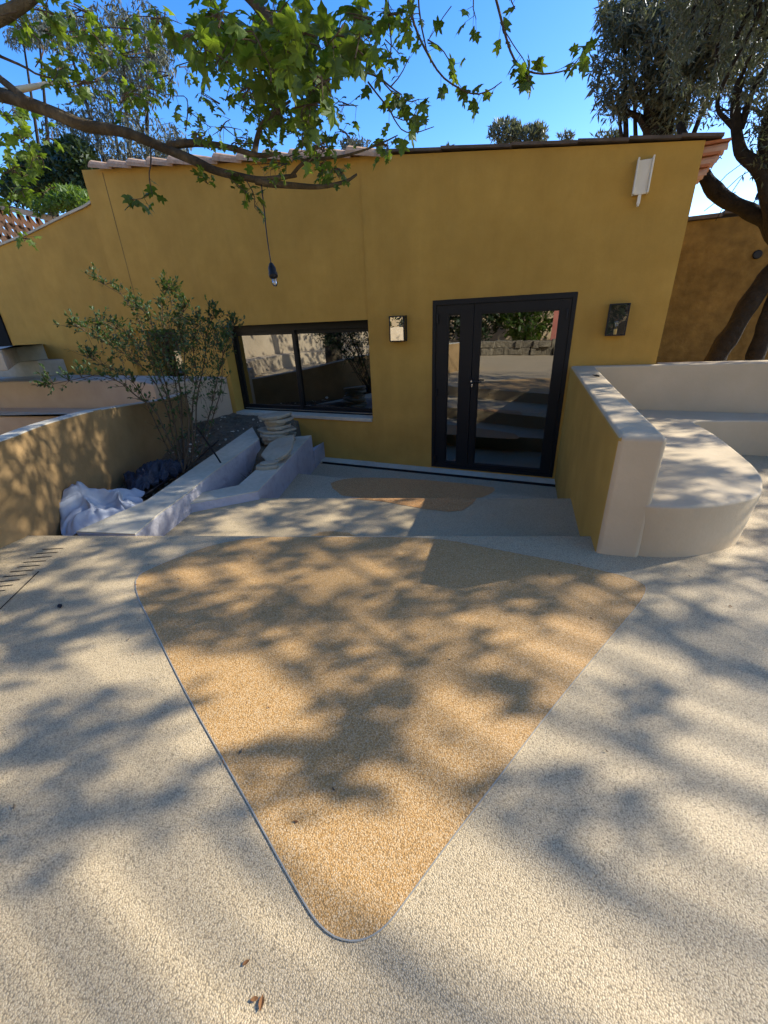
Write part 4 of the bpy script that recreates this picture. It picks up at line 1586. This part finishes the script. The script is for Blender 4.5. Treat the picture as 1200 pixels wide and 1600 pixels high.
cl_specs = [  # px, py, rx, ry, twigs, distance, leaf size, young share
    (20, 20, 45, 35, 4, 2.4, .10, .4), (70, 20, 45, 28, 5, 2.4, .11, .4), (120, 20, 40, 30, 6, 2.5, .10, .3), (150, 62, 40, 30, 6, 2.6, .10, .3),
    (95, 112, 40, 22, 8, 2.7, .10, .25), (135, 130, 40, 18, 6, 2.7, .10, .25), (200, 150, 40, 22, 6, 2.6, .08, .35), (235, 140, 30, 20, 5, 2.5, .09, .35),
    (190, 40, 40, 30, 3, 2.6, .09, .3), (250, 30, 40, 25, 5, 2.3, .12, .3), (300, 60, 45, 35, 9, 2.2, .13, .3), (345, 30, 40, 35, 10, 2.1, .14, .3),
    (345, 95, 40, 35, 10, 2.2, .12, .25), (395, 60, 40, 45, 12, 2.0, .14, .25), (440, 30, 40, 35, 11, 2.0, .14, .3), (430, 110, 45, 40, 13, 2.0, .14, .2),
    (385, 140, 35, 35, 8, 2.3, .10, .2), (475, 60, 40, 45, 12, 1.9, .14, .3), (500, 130, 40, 35, 12, 2.0, .14, .2), (530, 60, 35, 45, 11, 2.0, .15, .3),
    (565, 30, 30, 30, 8, 2.1, .12, .3), (560, 80, 28, 30, 8, 2.1, .14, .2), (480, 170, 45, 25, 9, 2.1, .12, .15), (430, 175, 40, 22, 8, 2.2, .10, .15),
    (535, 165, 25, 18, 3, 2.3, .08, .1), (500, 228, 26, 20, 8, 2.4, .09, .1), (525, 268, 28, 14, 6, 2.5, .085, .1), (500, 262, 22, 14, 5, 2.5, .09, .1), (540, 210, 25, 10, 2, 2.4, .06, .1),
    (350, 200, 30, 20, 4, 2.5, .08, .2), (310, 215, 20, 14, 3, 2.6, .08, .2), (380, 225, 30, 18, 4, 2.5, .08, .15), (425, 225, 25, 15, 3, 2.4, .08, .15),
    (600, 228, 22, 10, 6, 2.4, .085, .1), (610, 20, 25, 25, 5, 2.2, .10, .3), (640, 30, 18, 25, 3, 2.3, .09, .3), (470, 215, 30, 16, 3, 2.3, .07, .1),
    # bright bunch at the left edge
    (20, 180, 35, 20, 7, 3.1, .12, .8), (30, 215, 40, 24, 9, 3.1, .12, .8), (55, 245, 30, 20, 6, 3.2, .10, .8), (20, 265, 32, 24, 7, 3.2, .11, .8), (30, 300, 35, 18, 5, 3.2, .10, .9),
    (15, 330, 24, 14, 3, 3.1, .11, .9), (40, 374, 16, 6, 2, 3.0, .09, .9), (75, 215, 26, 16, 3, 3.1, .09, .7), (80, 295, 20, 12, 2, 3.0, .08, .8),
]
for (x, y, rx, ry, n, dist, size, yg) in cl_specs:
    for _ in range(n):
        a_ = rng.uniform(0, 6.283)
        b_ = a_ + rng.uniform(-.9, .9)
        d0 = dist + rng.uniform(-.25, .45)
        r0_ = rng.uniform(.1, .5)
        s0 = (x - math.cos(a_) * rx * r0_, y - math.sin(a_) * ry * r0_, d0)
        e0_ = (x + math.cos(b_) * rx * rng.uniform(.5, 1.0), y + math.sin(b_) * ry * rng.uniform(.5, 1.0), d0 + rng.uniform(-.1, .1))
        m0 = ((s0[0] + e0_[0]) / 2 + rng.uniform(-6, 6), (s0[1] + e0_[1]) / 2 - rng.uniform(0, 8), d0)
        twig([s0, m0, e0_], .0045, .0015, rng.randint(2, 5), size * .78, young=yg + .22, start=0)

for (x, y, rx, ry, n, dist) in ((180, 95, 60, 40, 8, 2.9), (60, 60, 60, 40, 7, 2.8), (270, 110, 40, 30, 5, 2.8), (455, 150, 80, 50, 9, 2.6), (360, 165, 60, 30, 6, 2.7), (590, 60, 40, 50, 6, 2.6), (450, 250, 60, 18, 6, 2.6), (120, 70, 60, 40, 7, 3.0)):
    for _ in range(n):
        a_ = rng.uniform(0, 6.283)
        s0 = (x + math.cos(a_) * rx * .3, y + math.sin(a_) * ry * .3, dist)
        e0_ = (x + math.cos(a_ + .4) * rx, y + math.sin(a_ + .4) * ry, dist + rng.uniform(-.2, .3))
        twig([s0, e0_], .004, .0015, rng.randint(3, 6), .075, young=.4, start=0)

# loose leaf clumps added unseen above the terrace to shade the white seat wall
for _ in range(90):
    gx, gy, hz = rng.uniform(-10.5, -6.0), rng.uniform(-6, 1.5), rng.uniform(5.2, 7.2)
    c_ = Vector((gx + SUN.x / SUN.z * hz, gy + SUN.y / SUN.z * hz, hz))
    if (c_ - CAM).normalized().dot(UP) < .55:
        continue
    for _l in range(16):
        put_leaf(c_ + Vector((rng.gauss(0, .22), rng.gauss(0, .22), rng.gauss(0, .12))), rvec(1).normalized(), rng.uniform(.12, .18), .3)

# unseen rest of the crown above and behind the viewer's left, for its shade
for _ in range(900):
    p = Vector((rng.gauss(-3.4, 1.7), rng.gauss(.6, 1.2), rng.uniform(3.6, 6.8)))
    v = p - CAM
    f_ = v.dot(FW)
    if f_ > 0 and abs(600 + F_PX * v.dot(RT) / f_ - 600) < 640 and -60 < 800 - F_PX * v.dot(UP) / f_ < 1660:
        continue
    put_leaf(p, rvec(1).normalized(), rng.uniform(.10, .17), .3)

leaves.sort(key=lambda l: -l[2] / max(.3, (l[0] - CAM).length) if abs((l[0] - CAM).dot(RT) / max(.01, (l[0] - CAM).dot(FW))) < .93 and (l[0] - CAM).dot(UP) / max(.01, (l[0] - CAM).dot(FW)) < 1.24 and (l[0] - CAM).dot(FW) > 0 else 0)
off = wloc(plane)
for (p, m_, s, nm, var) in leaves[:300]:
    o = bpy.data.objects.new('leaf', leaf_me[nm, var])
    o.matrix_local = Matrix.Translation(p - off) @ (m_ * s).to_4x4()
    C.objects.link(o)
    o.parent = plane
fo = MB()
for (p, m_, s, nm, var) in leaves[300:]:
    me = leaf_me[nm, var]
    n = len(fo.v)
    mi = 1 if nm == 'plane_leaf_young' else 0
    for v in me.vertices:
        fo.v.append(p + m_ @ (v.co * s))
    for f in LF:
        fo.f.append(tuple(n + i for i in f))
        fo.m.append(mi)
make('foliage', fo, [M['plane_leaf'], M['plane_leaf_young']], plane, kind='stuff')
make('twigs', twg, M['twig'], plane, kind='stuff')

# ---- hanging bulbs
def hanging_bulb(top_, cord, bot, size, label, tilt=Vector((.03, 0, -1))):
    t = thing('hanging_bulb', top_, label, 'light bulb')
    make('cord', MB().tube(dense([Vector(p) for p in cord], 1), .0035, 6), M['blackplastic'], t, smooth=180)
    ax = tilt.normalized().to_track_quat('Z', 'X').to_matrix()
    b = Vector(bot)
    sk = MB().lathe(b, [(.0, -.004), (.012, 0), (.02, .02), (.024, .03), (.024, .06), (.028, .062), (.028, .082), (.02, .09), (.0, .09)], 14, axis=ax)
    make('socket', sk, M['blackplastic'], t, smooth=40)
    q = b + ax @ Vector((0, 0, .088))
    bl = MB().lathe(q, [(r_ * size, h_ * size) for r_, h_ in ((.013, 0), (.016, .012), (.022, .03), (.022, .05), (.014, .066), (0, .071))], 16, axis=ax)
    make('bulb', bl, M['bulb'], t, smooth=180)
    fl = MB().tube([q + ax @ Vector((x, 0, h)) for x, h in ((-.005, .005), (-.008, .045), (0, .035), (.008, .045), (.005, .005))], .0015, 4)
    make('filament', fl, M['brass'], t)
    return t


dB = 2.6
hanging_bulb(A(408, 284, dB), [A(408, 284, dB), A(412, 320, dB), A(417, 370, dB), A(421, 395, dB), A(423.5, 412, dB)], A(423.5, 412, dB), .8,
             'unlit bulb on a long black cord hanging from the plane tree limb', (A(429, 440, dB) - A(423.5, 412, dB)))
dC = 5.2
hanging_bulb(A(1186, 270, dC), [A(1186, 270, dC), A(1187, 290, dC), A(1186, 302, dC)], A(1186, 300, dC), 1.9,
             'clear round bulb in a black socket hanging against the olive trunk at right', (A(1179, 330, dC) - A(1186, 300, dC)))

# ---- generic branching crown
def grow(tb, ends, p, d, L_, r, depth, bend=.25, up=.12, split=2, sides=5, leafdepth=2):
    steps = 3
    pts = [p]
    q = p
    dd2 = d.copy()
    for i in range(steps):
        dd2 = (dd2 + rvec(bend) + Vector((0, 0, up))).normalized()
        q = q + dd2 * L_ / steps
        pts.append(q)
        if depth <= leafdepth:
            ends.append((q, dd2))
    tb.tube(pts, [r * (1 - .35 * i / steps) for i in range(steps + 1)], sides, cap=False)
    if depth <= 0:
        return
    for _ in range(split + (1 if rng.random() < .4 else 0)):
        nd_ = (dd2 + rvec(.75)).normalized()
        grow(tb, ends, q, nd_, L_ * rng.uniform(.62, .85), r * .6, depth - 1, bend, up, split, max(3, sides - 1), leafdepth)


def leaf_sprays(mb, ends, per, spread, L_, w_, m=0, droop=-.2):
    for (p, d) in ends:
        for _ in range(per):
            q = p + rvec(spread)
            add_leaf_quad(mb, q, d * .5 + rvec(1) + Vector((0, 0, droop)), Vector((0, 0, 1)) + rvec(.8), L_ * rng.uniform(.6, 1.2), w_ * rng.uniform(.7, 1.2), m)


# leaning olive behind the bench: traced trunks
YO = 6.6
olive = thing('olive_tree', W(1120, 575, YO), 'dark leaning olive tree with curving limbs behind the bench at far right', 'tree')


def otrunk(px, rad, name='trunk', y=YO, dy=0):
    pts = dense([W(a, b, y + dy * i / max(1, len(px) - 1)) for i, (a, b) in enumerate(px)], 2)
    k = len(pts)
    rr = []
    for i in range(k):
        f = i / (k - 1) * (len(rad) - 1)
        a = int(min(f, len(rad) - 2))
        rr.append((rad[a] + (rad[a + 1] - rad[a]) * (f - a)) * (1 + .22 * noise.noise(pts[i] * 6)))
    pts = [p + Vector((noise.noise(p * 4), 0, noise.noise(p * 4 + Vector((3, 3, 3))))) * .03 for p in pts]
    make(name, MB().tube(pts, rr, 11), M['olivebark'], olive, smooth=180)
    return pts


otrunk([(1105, 600), (1118, 560), (1145, 515), (1175, 470), (1205, 430), (1225, 400), (1225, 370)], [.14, .125, .10, .095, .10, .11, .10])
otrunk([(1175, 600), (1180, 560), (1192, 515), (1212, 470), (1225, 420)], [.10, .09, .085, .09, .09])
otrunk([(1228, 385), (1205, 350), (1180, 335), (1150, 322), (1120, 302), (1096, 275), (1080, 240), (1060, 195)], [.11, .10, .085, .075, .075, .065, .05, .03], 'limb', YO, .5)
otrunk([(1225, 380), (1200, 330), (1196, 290), (1185, 262), (1160, 245), (1150, 215), (1148, 170), (1158, 120)], [.10, .085, .065, .06, .06, .05, .045, .03], 'limb')
otrunk([(1195, 290), (1200, 260), (1192, 235), (1196, 200), (1215, 150)], [.06, .055, .05, .05, .04], 'limb')
otrunk([(1155, 200), (1170, 160), (1182, 130)], [.035, .03, .02], 'limb')
otrunk([(1152, 205), (1135, 185), (1122, 170), (1125, 145)], [.03, .025, .02, .015], 'limb')
tb, ends = MB(), []
for (x, y, L_) in ((1158, 120, .55), (1182, 130, .5), (1125, 145, .45), (1215, 150, .6), (1200, 60, .6), (1150, 60, .5), (1240, 100, .6), (1100, 60, .45), (1170, 20, .5), (1130, 10, .5), (1190, 180, .35), (1120, 100, .4), (1080, 30, .4)):
    p = W(x, y, YO + rng.uniform(-.5, .8))
    grow(tb, ends, p, (Vector((0, 0, 1)) + rvec(.6)).normalized(), L_, .022, 3)
lo = MB()
leaf_sprays(lo, ends, 9, .16, .085, .018)
for _ in range(5200):      # drooping dense foliage
    x = rng.uniform(1040, 1260)
    y = rng.uniform(-80, 150) + (x - 1150) * .1
    if noise.noise(Vector((x / 45, y / 45, 0))) < -.12 and y > 40:
        continue
    add_leaf_quad(lo, W(x, y, YO + rng.uniform(-.7, 1.0)), rvec(1) + Vector((0, 0, -.5)), Vector((0, 0, 1)) + rvec(.8), .085 * rng.uniform(.7, 1.2), .02)
for (x, y, n) in ((1195, 245, 160), (1190, 200, 200), (1200, 160, 200), (1150, 150, 60)):
    for _ in range(n):
        add_leaf_quad(lo, W(x + rng.gauss(0, 14), y + rng.gauss(0, 16), YO + rng.uniform(-.2, .3)), rvec(1), Vector((0, 0, 1)) + rvec(.8), .08, .019)
make('branches', tb, M['olivebark'], olive, kind='stuff')
make('foliage', lo, M['olive_leaf'], olive, kind='stuff')
# thin bare twigs hanging in the gap
tb = MB()
for (a, b) in (((1118, 345), (1165, 268)), ((1100, 330), (1150, 300)), ((1130, 300), (1180, 262)), ((1120, 305), (1085, 265)), ((1128, 300), (1100, 280)), ((1105, 245), (1128, 248)), ((1110, 300), (1160, 255)), ((1098, 285), (1130, 240))):
    p, q = W(*a, 6.9), W(*b, 6.9)
    tb.tube([p, (p + q) / 2 + Vector((0, 0, .03)), q], .004, 4, cap=False)
make('hanging_twigs', tb, M['olivebark'], olive, kind='stuff')


# olive standing behind the house roof
def blob_tree(name, label, cat, base, trunk_h, trunk_r, crown, leafspec, barkm, leafm_, n, grp=None, gaps=0.0, bare=True):
    """crown: list of (px, py, rx, ry, y, dy) ellipses; leaves fill them unevenly"""
    t = thing(name, base, label, cat, grp)
    base = Vector(base)
    tb, ends = MB(), []
    cs = [W(c[0], c[1], c[4]) for c in crown]
    cen_ = sum(cs, Vector()) / len(cs)
    forkp = base + (cen_ - base) * .45
    make('trunk', MB().tube(dense([base - Vector((0, 0, .3)), base.lerp(forkp, .5) + rvec(.06), forkp], 1), [trunk_r, trunk_r * .95, trunk_r * .85, trunk_r * .8, trunk_r * .75, trunk_r * .7][:len(dense([base, base, base], 1))], 9), barkm, t, smooth=180)
    lm = MB()
    tot = sum(c[2] * c[3] for c in crown)
    for c, w0 in zip(crown, cs):
        tb.tube([forkp, forkp.lerp(w0, .5) + rvec(.12), w0], [trunk_r * .5, trunk_r * .3, trunk_r * .12], 6, cap=False)
        k = int(n * c[2] * c[3] / tot)
        sx_ = seed = c[0] * .37
        made = 0
        while made < k:
            a_ = rng.uniform(0, 6.283)
            r_ = rng.random() ** .5
            x = c[0] + math.cos(a_) * r_ * c[2]
            y = c[1] + math.sin(a_) * r_ * c[3]
            made += 1
            yy = c[4] + rng.uniform(-c[5], c[5]) * math.sqrt(max(0.05, 1 - r_ * r_))
            p = W(x, y, yy)
            if noise.noise(p * 1.9) < gaps or (r_ > .7 and noise.noise(p * 3.5) < gaps + .08):
                continue
            if bare and rng.random() < .03:
                q = p.lerp(w0, .25) + rvec(.05)
                tb.tube([p, q], [.004, .01], 3, cap=False)
            add_leaf_quad(lm, p, rvec(1) + Vector((0, 0, leafspec[2])), Vector((0, 0, 1)) + rvec(.9), leafspec[0] * rng.uniform(.6, 1.3), leafspec[1] * rng.uniform(.7, 1.2))
    make('branches', tb, barkm, t, kind='stuff')
    make('crown', lm, leafm_, t, kind='stuff')
    return t


YB = 11.5
ob = blob_tree('olive_tree', 'tall grey green olive tree rising behind the right end of the roof', 'tree', (W(1040, 300, YB).x, YB, -1), 2, .2,
               [(1050, 60, 115, 85, YB, 1.3), (1010, 20, 75, 60, YB, 1.2), (1100, 40, 90, 80, YB, 1.2), (990, 120, 70, 55, YB, 1.0), (1060, 140, 60, 50, YB, 1.0), (1045, 180, 35, 40, YB, .6), (965, 165, 35, 25, YB, .6), (1140, 60, 70, 80, YB, 1.0), (975, 30, 40, 40, YB, .9)],
               (.17, .036, -.2), M['olivebark'], M['olive_leaf'], 21000, gaps=-.27)
tb = MB()
b0 = W(1028, 222, YB)
for tx, ty in ((985, 120), (1005, 80), (1040, 70), (1070, 90), (1090, 120), (960, 165), (1055, 40), (1110, 60)):
    tb.tube([b0 + rvec(.08), b0.lerp(W(tx, ty, YB), .45) + Vector((0, 0, .12)), W(tx, ty, YB)], [.10, .06, .02], 6, cap=False)
make('limbs', tb, M['olivebark'], ob, kind='stuff')
blob_tree('bush', 'round grey green bush peeping over the middle right of the roof', 'bush', (W(808, 290, 12).x, 12, -1), 2, .08,
          [(790, 212, 26, 24, 12, .5), (820, 214, 26, 18, 12, .5), (842, 212, 12, 16, 12, .4)], (.13, .04, .5), M['olivebark'], M['olive_leaf'], 2600, gaps=-.3)
blob_tree('bush', 'low thin bush just showing over the roof left of the tall olive', 'bush', (W(945, 290, 12).x, 12, -1), 2, .08,
          [(945, 216, 28, 9, 12, .4), (884, 217, 12, 6, 12, .3)], (.13, .035, .5), M['olivebark'], M['olive_leaf'], 600, gaps=-.3)
blob_tree('pale_tree', 'pale thin tree top behind the roof at the end of the plane limb', 'tree', (W(560, 320, 14).x, 14, -1), 2, .1,
          [(556, 228, 22, 14, 14, .5), (700, 236, 6, 6, 14, .2)], (.14, .05, .5), M['olivebark'], M['pine_leaf'], 900, gaps=-.15)

# trees far left behind the wing
blob_tree('eucalyptus_tree', 'tall grey leaved tree behind the left end of the roof', 'tree', (W(190, 400, 13).x, 13, -1), 2, .25,
          [(190, 60, 75, 70, 13, 1.6), (230, 110, 50, 60, 13, 1.4), (170, 150, 60, 50, 13, 1.4), (100, 50, 45, 35, 13, 1.2), (200, 220, 95, 45, 12, 1.2), (250, 230, 50, 25, 12, 1.0), (110, 200, 50, 40, 12.5, 1.2)],
          (.20, .05, -.9), M['olivebark'], M['pine_leaf'], 17000, gaps=-.12)
blob_tree('grey_tree', 'feathery grey tree top at the far upper left behind the plane leaves', 'tree', (W(45, 400, 15).x, 15, -1), 2, .25,
          [(60, 45, 35, 30, 15, 1.2), (35, 55, 30, 20, 15, 1.0)], (.2, .05, -.6), M['olivebark'], M['pine_leaf'], 2400, gaps=-.15)
blob_tree('evergreen_tree', 'dense dark evergreen tree just left of the roof end', 'tree', (W(110, 400, 11).x, 11, -1), 2, .22,
          [(110, 265, 42, 48, 11, 1.0), (70, 270, 45, 40, 11.3, 1.0), (130, 290, 26, 34, 10.8, .7), (40, 290, 40, 30, 11.5, .8)], (.19, .10, .1), M['olivebark'], M['dark_leaf'], 15000, gaps=-.42)
blob_tree('hedge_bush', 'bright green bush behind the sloping wing wall at the left', 'bush', (W(100, 380, 9.3).x, 9.3, -1), 2, .08,
          [(105, 312, 34, 20, 9.3, .5), (75, 320, 30, 16, 9.3, .4), (130, 318, 20, 12, 9.0, .4)], (.15, .07, .3), M['twig'], M['bright_leaf'], 3200, gaps=-.2)
# bare pale trunk leaning among the plane leaves
p, q = W(-40, 150, 12), W(95, 128, 12)
pt = thing('bare_tree', W(-40, 420, 12), 'pale bare branching trunk seen through the plane leaves at far left', 'tree')
make('trunk', MB().tube([W(-60, 420, 12), W(-40, 150, 12), W(30, 140, 12), W(95, 127, 12)], [.2, .16, .10, .05], 8), M['palebark'], pt, smooth=180)

# ---- lattice balustrade on the upper terrace, far left
YL = 9.6
bal = thing('lattice_balustrade', W(40, 380, YL), 'terracotta tile lattice balustrade with pale coping at the far left', 'balustrade')
A0, A1 = W(-110, 292, YL), W(100, 342, YL)
lat_top = lambda x: A0.z + (A1.z - A0.z) * (x - A0.x) / (A1.x - A0.x)
mb = MB()
hgt = .95
for (x0_, x1_) in ((A0.x, A1.x + .6),):
    P = [(x0_, lat_top(x0_)), (x1_, lat_top(x1_))]
    for (y0_, y1_) in ((YL - .16, YL + .2),):
        c_ = [(P[0][0], y0_, P[0][1] - .14), (P[1][0], y0_, P[1][1] - .14), (P[1][0], y1_, P[1][1] - .14), (P[0][0], y1_, P[0][1] - .14)]
        d_ = [(a[0], a[1], a[2] + .14) for a in c_]
        mb.poly(c_[::-1])
        mb.poly(d_)
        for i in range(4):
            j = (i + 1) % 4
            mb.poly([c_[i], c_[j], d_[j], d_[i]])
make('coping', mb, M['paletile'], bal)
cell = .40
x = A0.x
while x < A1.x + .5:
    for row in range(3):
        zt_ = lat_top(x) - .15 - row * cell
        for (dx0, dz0_, dx1, dz1_) in ((0, 0, 0, -cell), (0, 0, cell, -cell), (0, -cell, cell, -cell)):
            a, b = Vector((x + dx0, YL + .02, zt_ + dz0_)), Vector((x + dx1, YL + .02, zt_ + dz1_ - (lat_top(x) - lat_top(x + dx1))))
            d = b - a
            rot = d.to_track_quat('X', 'Y').to_matrix()
            bx = MB().box((a + b) / 2, (d.length, .15, .026), rot)
            make('lattice_tile', bx, M['orange_tile'], bal)
    x += cell
mb = MB().span((A0.x, YL - .1, .4), (A1.x + .6, YL + .25, A1.z - 1.15))
make('base_wall', mb, M['ochre_old'], bal)

# ---- big shade tree off to the right: its crown dapples the terrace
shade = thing('shade_tree', (14.2, 6.3, 0), 'tall broad shade tree standing to the right of the terrace', 'tree')
make('trunk', MB().tube([(14.2, 6.3, -.3), (14.1, 6.35, 2), (13.9, 6.3, 4.5), (13.6, 6.3, 6.5)], [.35, .3, .26, .2], 12), M['bark'], shade, smooth=180)
tb = MB()
lf_ = MB()
srng = random.Random(21)
def shade_share(x, y):
    """how much of the ground near (x, y) this crown keeps in shade"""
    v = Vector((x, y, 0)) - CAM
    d = v.dot(FW)
    if d < .1:
        return .1
    u, t = 600 + F_PX * v.dot(RT) / d, 800 - F_PX * v.dot(UP) / d
    if t > 1500:
        return .03
    if u > 620 and t > 960:
        for (a, b, ra, rb) in ((1050, 1075, 130, 45), (850, 1235, 75, 38), (1060, 1245, 140, 50), (720, 1190, 60, 50), (1000, 960, 120, 40), (760, 1000, 120, 90)):
            if ((u - a) / ra) ** 2 + ((t - b) / rb) ** 2 < 1:
                return .54
        return .05 if t > 1020 else .28
    if t > 1330:
        return .05
    if u > 900 and t > 870:
        return .45
    if u < 0 or x < -3.7:
        return .8
    if t > 1150:
        return .52
    return .66


hub = Vector((13.6, 6.3, 6.2))
cells = []
for i in range(54):
    for j in range(40):
        cells.append((-6.2 + i * .178, -1.7 + j * .178))
hsun = Vector((SUN.x, SUN.y, 0)).normalized()
for (cx_, cy_) in cells:
    # small leaf clumps; where each one's shade lands decides whether it is there
    gx = cx_ + srng.uniform(-.12, .12)
    gy = cy_ + srng.uniform(-.12, .12)
    u_ = gx * hsun.x + gy * hsun.y
    v_ = gy * hsun.x - gx * hsun.y
    n_ = noise.noise(Vector((u_ * 1.7, v_ * 3.4, 4))) * .75 + noise.noise(Vector((u_ * 4.0, v_ * 8.0, 9))) * .6
    if n_ < .62 - 1.15 * shade_share(gx, gy) + srng.uniform(-.08, .08):
        continue
    hz = srng.uniform(3.4, 5.6)
    for _k in range(8):
        c_ = Vector((gx + SUN.x / SUN.z * hz, gy + SUN.y / SUN.z * hz, hz))
        v_ = c_ - CAM
        dd_ = v_.dot(FW)
        if dd_ > 0 and abs(F_PX * v_.dot(RT) / dd_) < 700 and F_PX * v_.dot(UP) / dd_ < 900:
            hz += .5
        else:
            break
    if srng.random() < .03:
        tb.tube([hub, hub.lerp(c_, .5) + Vector((0, 0, .5)), c_], [.05, .02, .010], 4, cap=False)
    L3 = srng.uniform(.03, .15)
    dr = Vector((srng.uniform(-1, 1), srng.uniform(-1, 1), srng.uniform(-.3, .3))).normalized()
    tb.tube([c_ - dr * L3, c_ + dr * L3], [.012, .005], 4, cap=False)
    for _l in range(int(20 + 90 * L3)):
        q = c_ + dr * srng.uniform(-L3, L3) + Vector((srng.gauss(0, .05), srng.gauss(0, .05), srng.gauss(0, .035)))
        d_ = Vector((srng.uniform(-1, 1), srng.uniform(-1, 1), srng.uniform(-1, .4)))
        add_leaf_quad(lf_, q, d_, Vector((srng.uniform(-1, 1), srng.uniform(-1, 1), 1)), srng.uniform(.06, .11), srng.uniform(.035, .065))
make('branches', tb, M['bark'], shade, kind='stuff')
make('crown', lf_, M['olive_leaf'], shade, kind='stuff')

# ================================================================== WHAT THE GLASS REFLECTS (behind the viewer)
wb_ = thing('white_seat_wall', (-9, -3, 0), 'curved white seating wall behind the viewer, seen only mirrored in the window', 'wall')
arc = []
for i in range(13):
    an = R(150 + i * 9)
    arc.append(Vector((-4.5 + 6.2 * math.cos(an), -1.0 + 6.0 * math.sin(an), 1.15)))
ribbon(dense(arc, 1), .35, -1, M['white'], -1, 'backrest', wb_, M['white'])
arc2 = [Vector((p.x * .93 - .3, p.y * .9 - .1, .45)) for p in arc]
ribbon(dense(arc2, 1), .6, -1, M['white'], -1, 'seat', wb_, M['white'])
sw = thing('stone_wall', (-1, -6.2, 0), 'low rough stone wall behind the viewer, mirrored in the door', 'wall')
srng = random.Random(4)
for row in range(2):
    x = -5.5
    while x < 3.2:
        L_ = srng.uniform(.18, .5)
        hh_ = srng.uniform(.20, .30)
        mb = MB().box((x + L_ / 2, -6.2 + srng.uniform(-.08, .08), .13 + row * .26), (L_ - srng.uniform(-.02, .03), .4, hh_), Matrix.Rotation(srng.uniform(-.12, .12), 3, 'Z') @ Matrix.Rotation(srng.uniform(-.06, .06), 3, 'Y'))
        make('stone', mb, M['stonewall'], sw, bevel=.02)
        x += L_
for k_, (x, y, r_, h_, mt) in enumerate(((-4.0, -8.2, 1.3, 3.6, 'dark_leaf'), (-1.9, -8.4, 1.3, 4.0, 'bright_leaf'), (.4, -8.6, 1.4, 4.2, 'dark_leaf'), (-6.3, -8.5, 1.2, 2.2, 'olive_leaf'), (-9.5, -9.5, 1.4, 4, 'dark_leaf'), (-11.6, -4.4, 1.2, 3.2, 'dark_leaf'), (-11.4, -8, 1.4, 3.6, 'olive_leaf'), (3.5, -9.4, 1.6, 3.5, 'dark_leaf'))):
    t = thing('garden_bush', (x, y, 0), ['dark bush left of the bright one, mirrored in the door', 'bright green bush mirrored in the door glass', 'dark bush right of the bright one, mirrored in the door', 'grey green bush mirrored in the narrow pane',
              'tall dark bush mirrored in the window', 'tall dark bush far beyond the white seat wall', 'grey green bush beyond the white seat wall', 'tall dark bush at the far right end of the stone wall'][k_], 'bush')
    lm = MB()
    for _ in range(6500):
        v = rvec(1)
        if v.length > 1:
            continue
        p = Vector((x + v.x * r_, y + v.y * r_, h_ * .55 + v.z * h_ * .5))
        if noise.noise(p * 1.7) < -.15:
            continue
        add_leaf_quad(lm, p, rvec(1), Vector((0, 0, 1)) + rvec(.8), .30, .11)
    make('crown', lm, M[mt], t, kind='stuff')
    make('stem', MB().tube([(x, y, -.1), (x, y, h_ * .5)], [.09, .05], 7), M['bark'], t)
pk = MB().span((-.82, -6.9, 0), (-.62, -6.7, 2.6))
props(make('pink_post', pk, M['pink'], bevel=.01), 'pink rendered post behind the viewer, mirrored at the right of the door', 'post')
oh = thing('opposite_house', (2, -13, 0), 'long sand coloured house facing the terrace from behind the viewer', 'house')
ow = MB()
wall_cells(ow, -12.8, 14, -1, lambda x: 6.6, [(-11, -9.6, 1.2, 2.8), (-6.5, -5.1, 1.2, 2.8), (6, 7.4, 1.2, 2.8), (10, 11.4, 1.2, 2.8), (-11, -9.6, 4, 5.4), (-3, -1.6, 4, 5.4), (6, 7.4, 4, 5.4)], -11.5, -.4)
make('wall', ow, M['sand'], oh)
for (a, b, c_, d_) in ((-11, -9.6, 1.2, 2.8), (-6.5, -5.1, 1.2, 2.8), (6, 7.4, 1.2, 2.8), (10, 11.4, 1.2, 2.8), (-11, -9.6, 4, 5.4), (-3, -1.6, 4, 5.4), (6, 7.4, 4, 5.4)):
    wn_ = MB().span((a, -11.75, c_), (b, -11.7, d_))
    make('shutter', wn_, M['pinkish'], oh)
make('roof', MB().prism([(-13.1, -18), (14.5, -18), (14.5, -11.1), (-13.1, -11.1)], 6.62, lambda x, y: 6.8 + (-11.1 - y) * .3), M['paletile'], oh)
nh = thing('neighbour_house', (-13.5, -5, 0), 'tall pale house closing the garden on the left behind the viewer', 'house')
nw = MB().span((-13.6, -11.0, -1), (-13.2, .6, 6.0))
make('wall', nw, M['white'], nh)
for y_ in (-9, -5.5, -2):
    make('shutter', MB().span((-13.2, y_, 2.2), (-13.15, y_ + 1.1, 3.8)), M['pinkish'], nh)
make('roof', MB().prism([(-17, -11.3), (-13.0, -11.3), (-13.0, .9), (-17, .9)], 6.02, lambda x, y: 6.15 + (-13 - x) * .3), M['paletile'], nh)
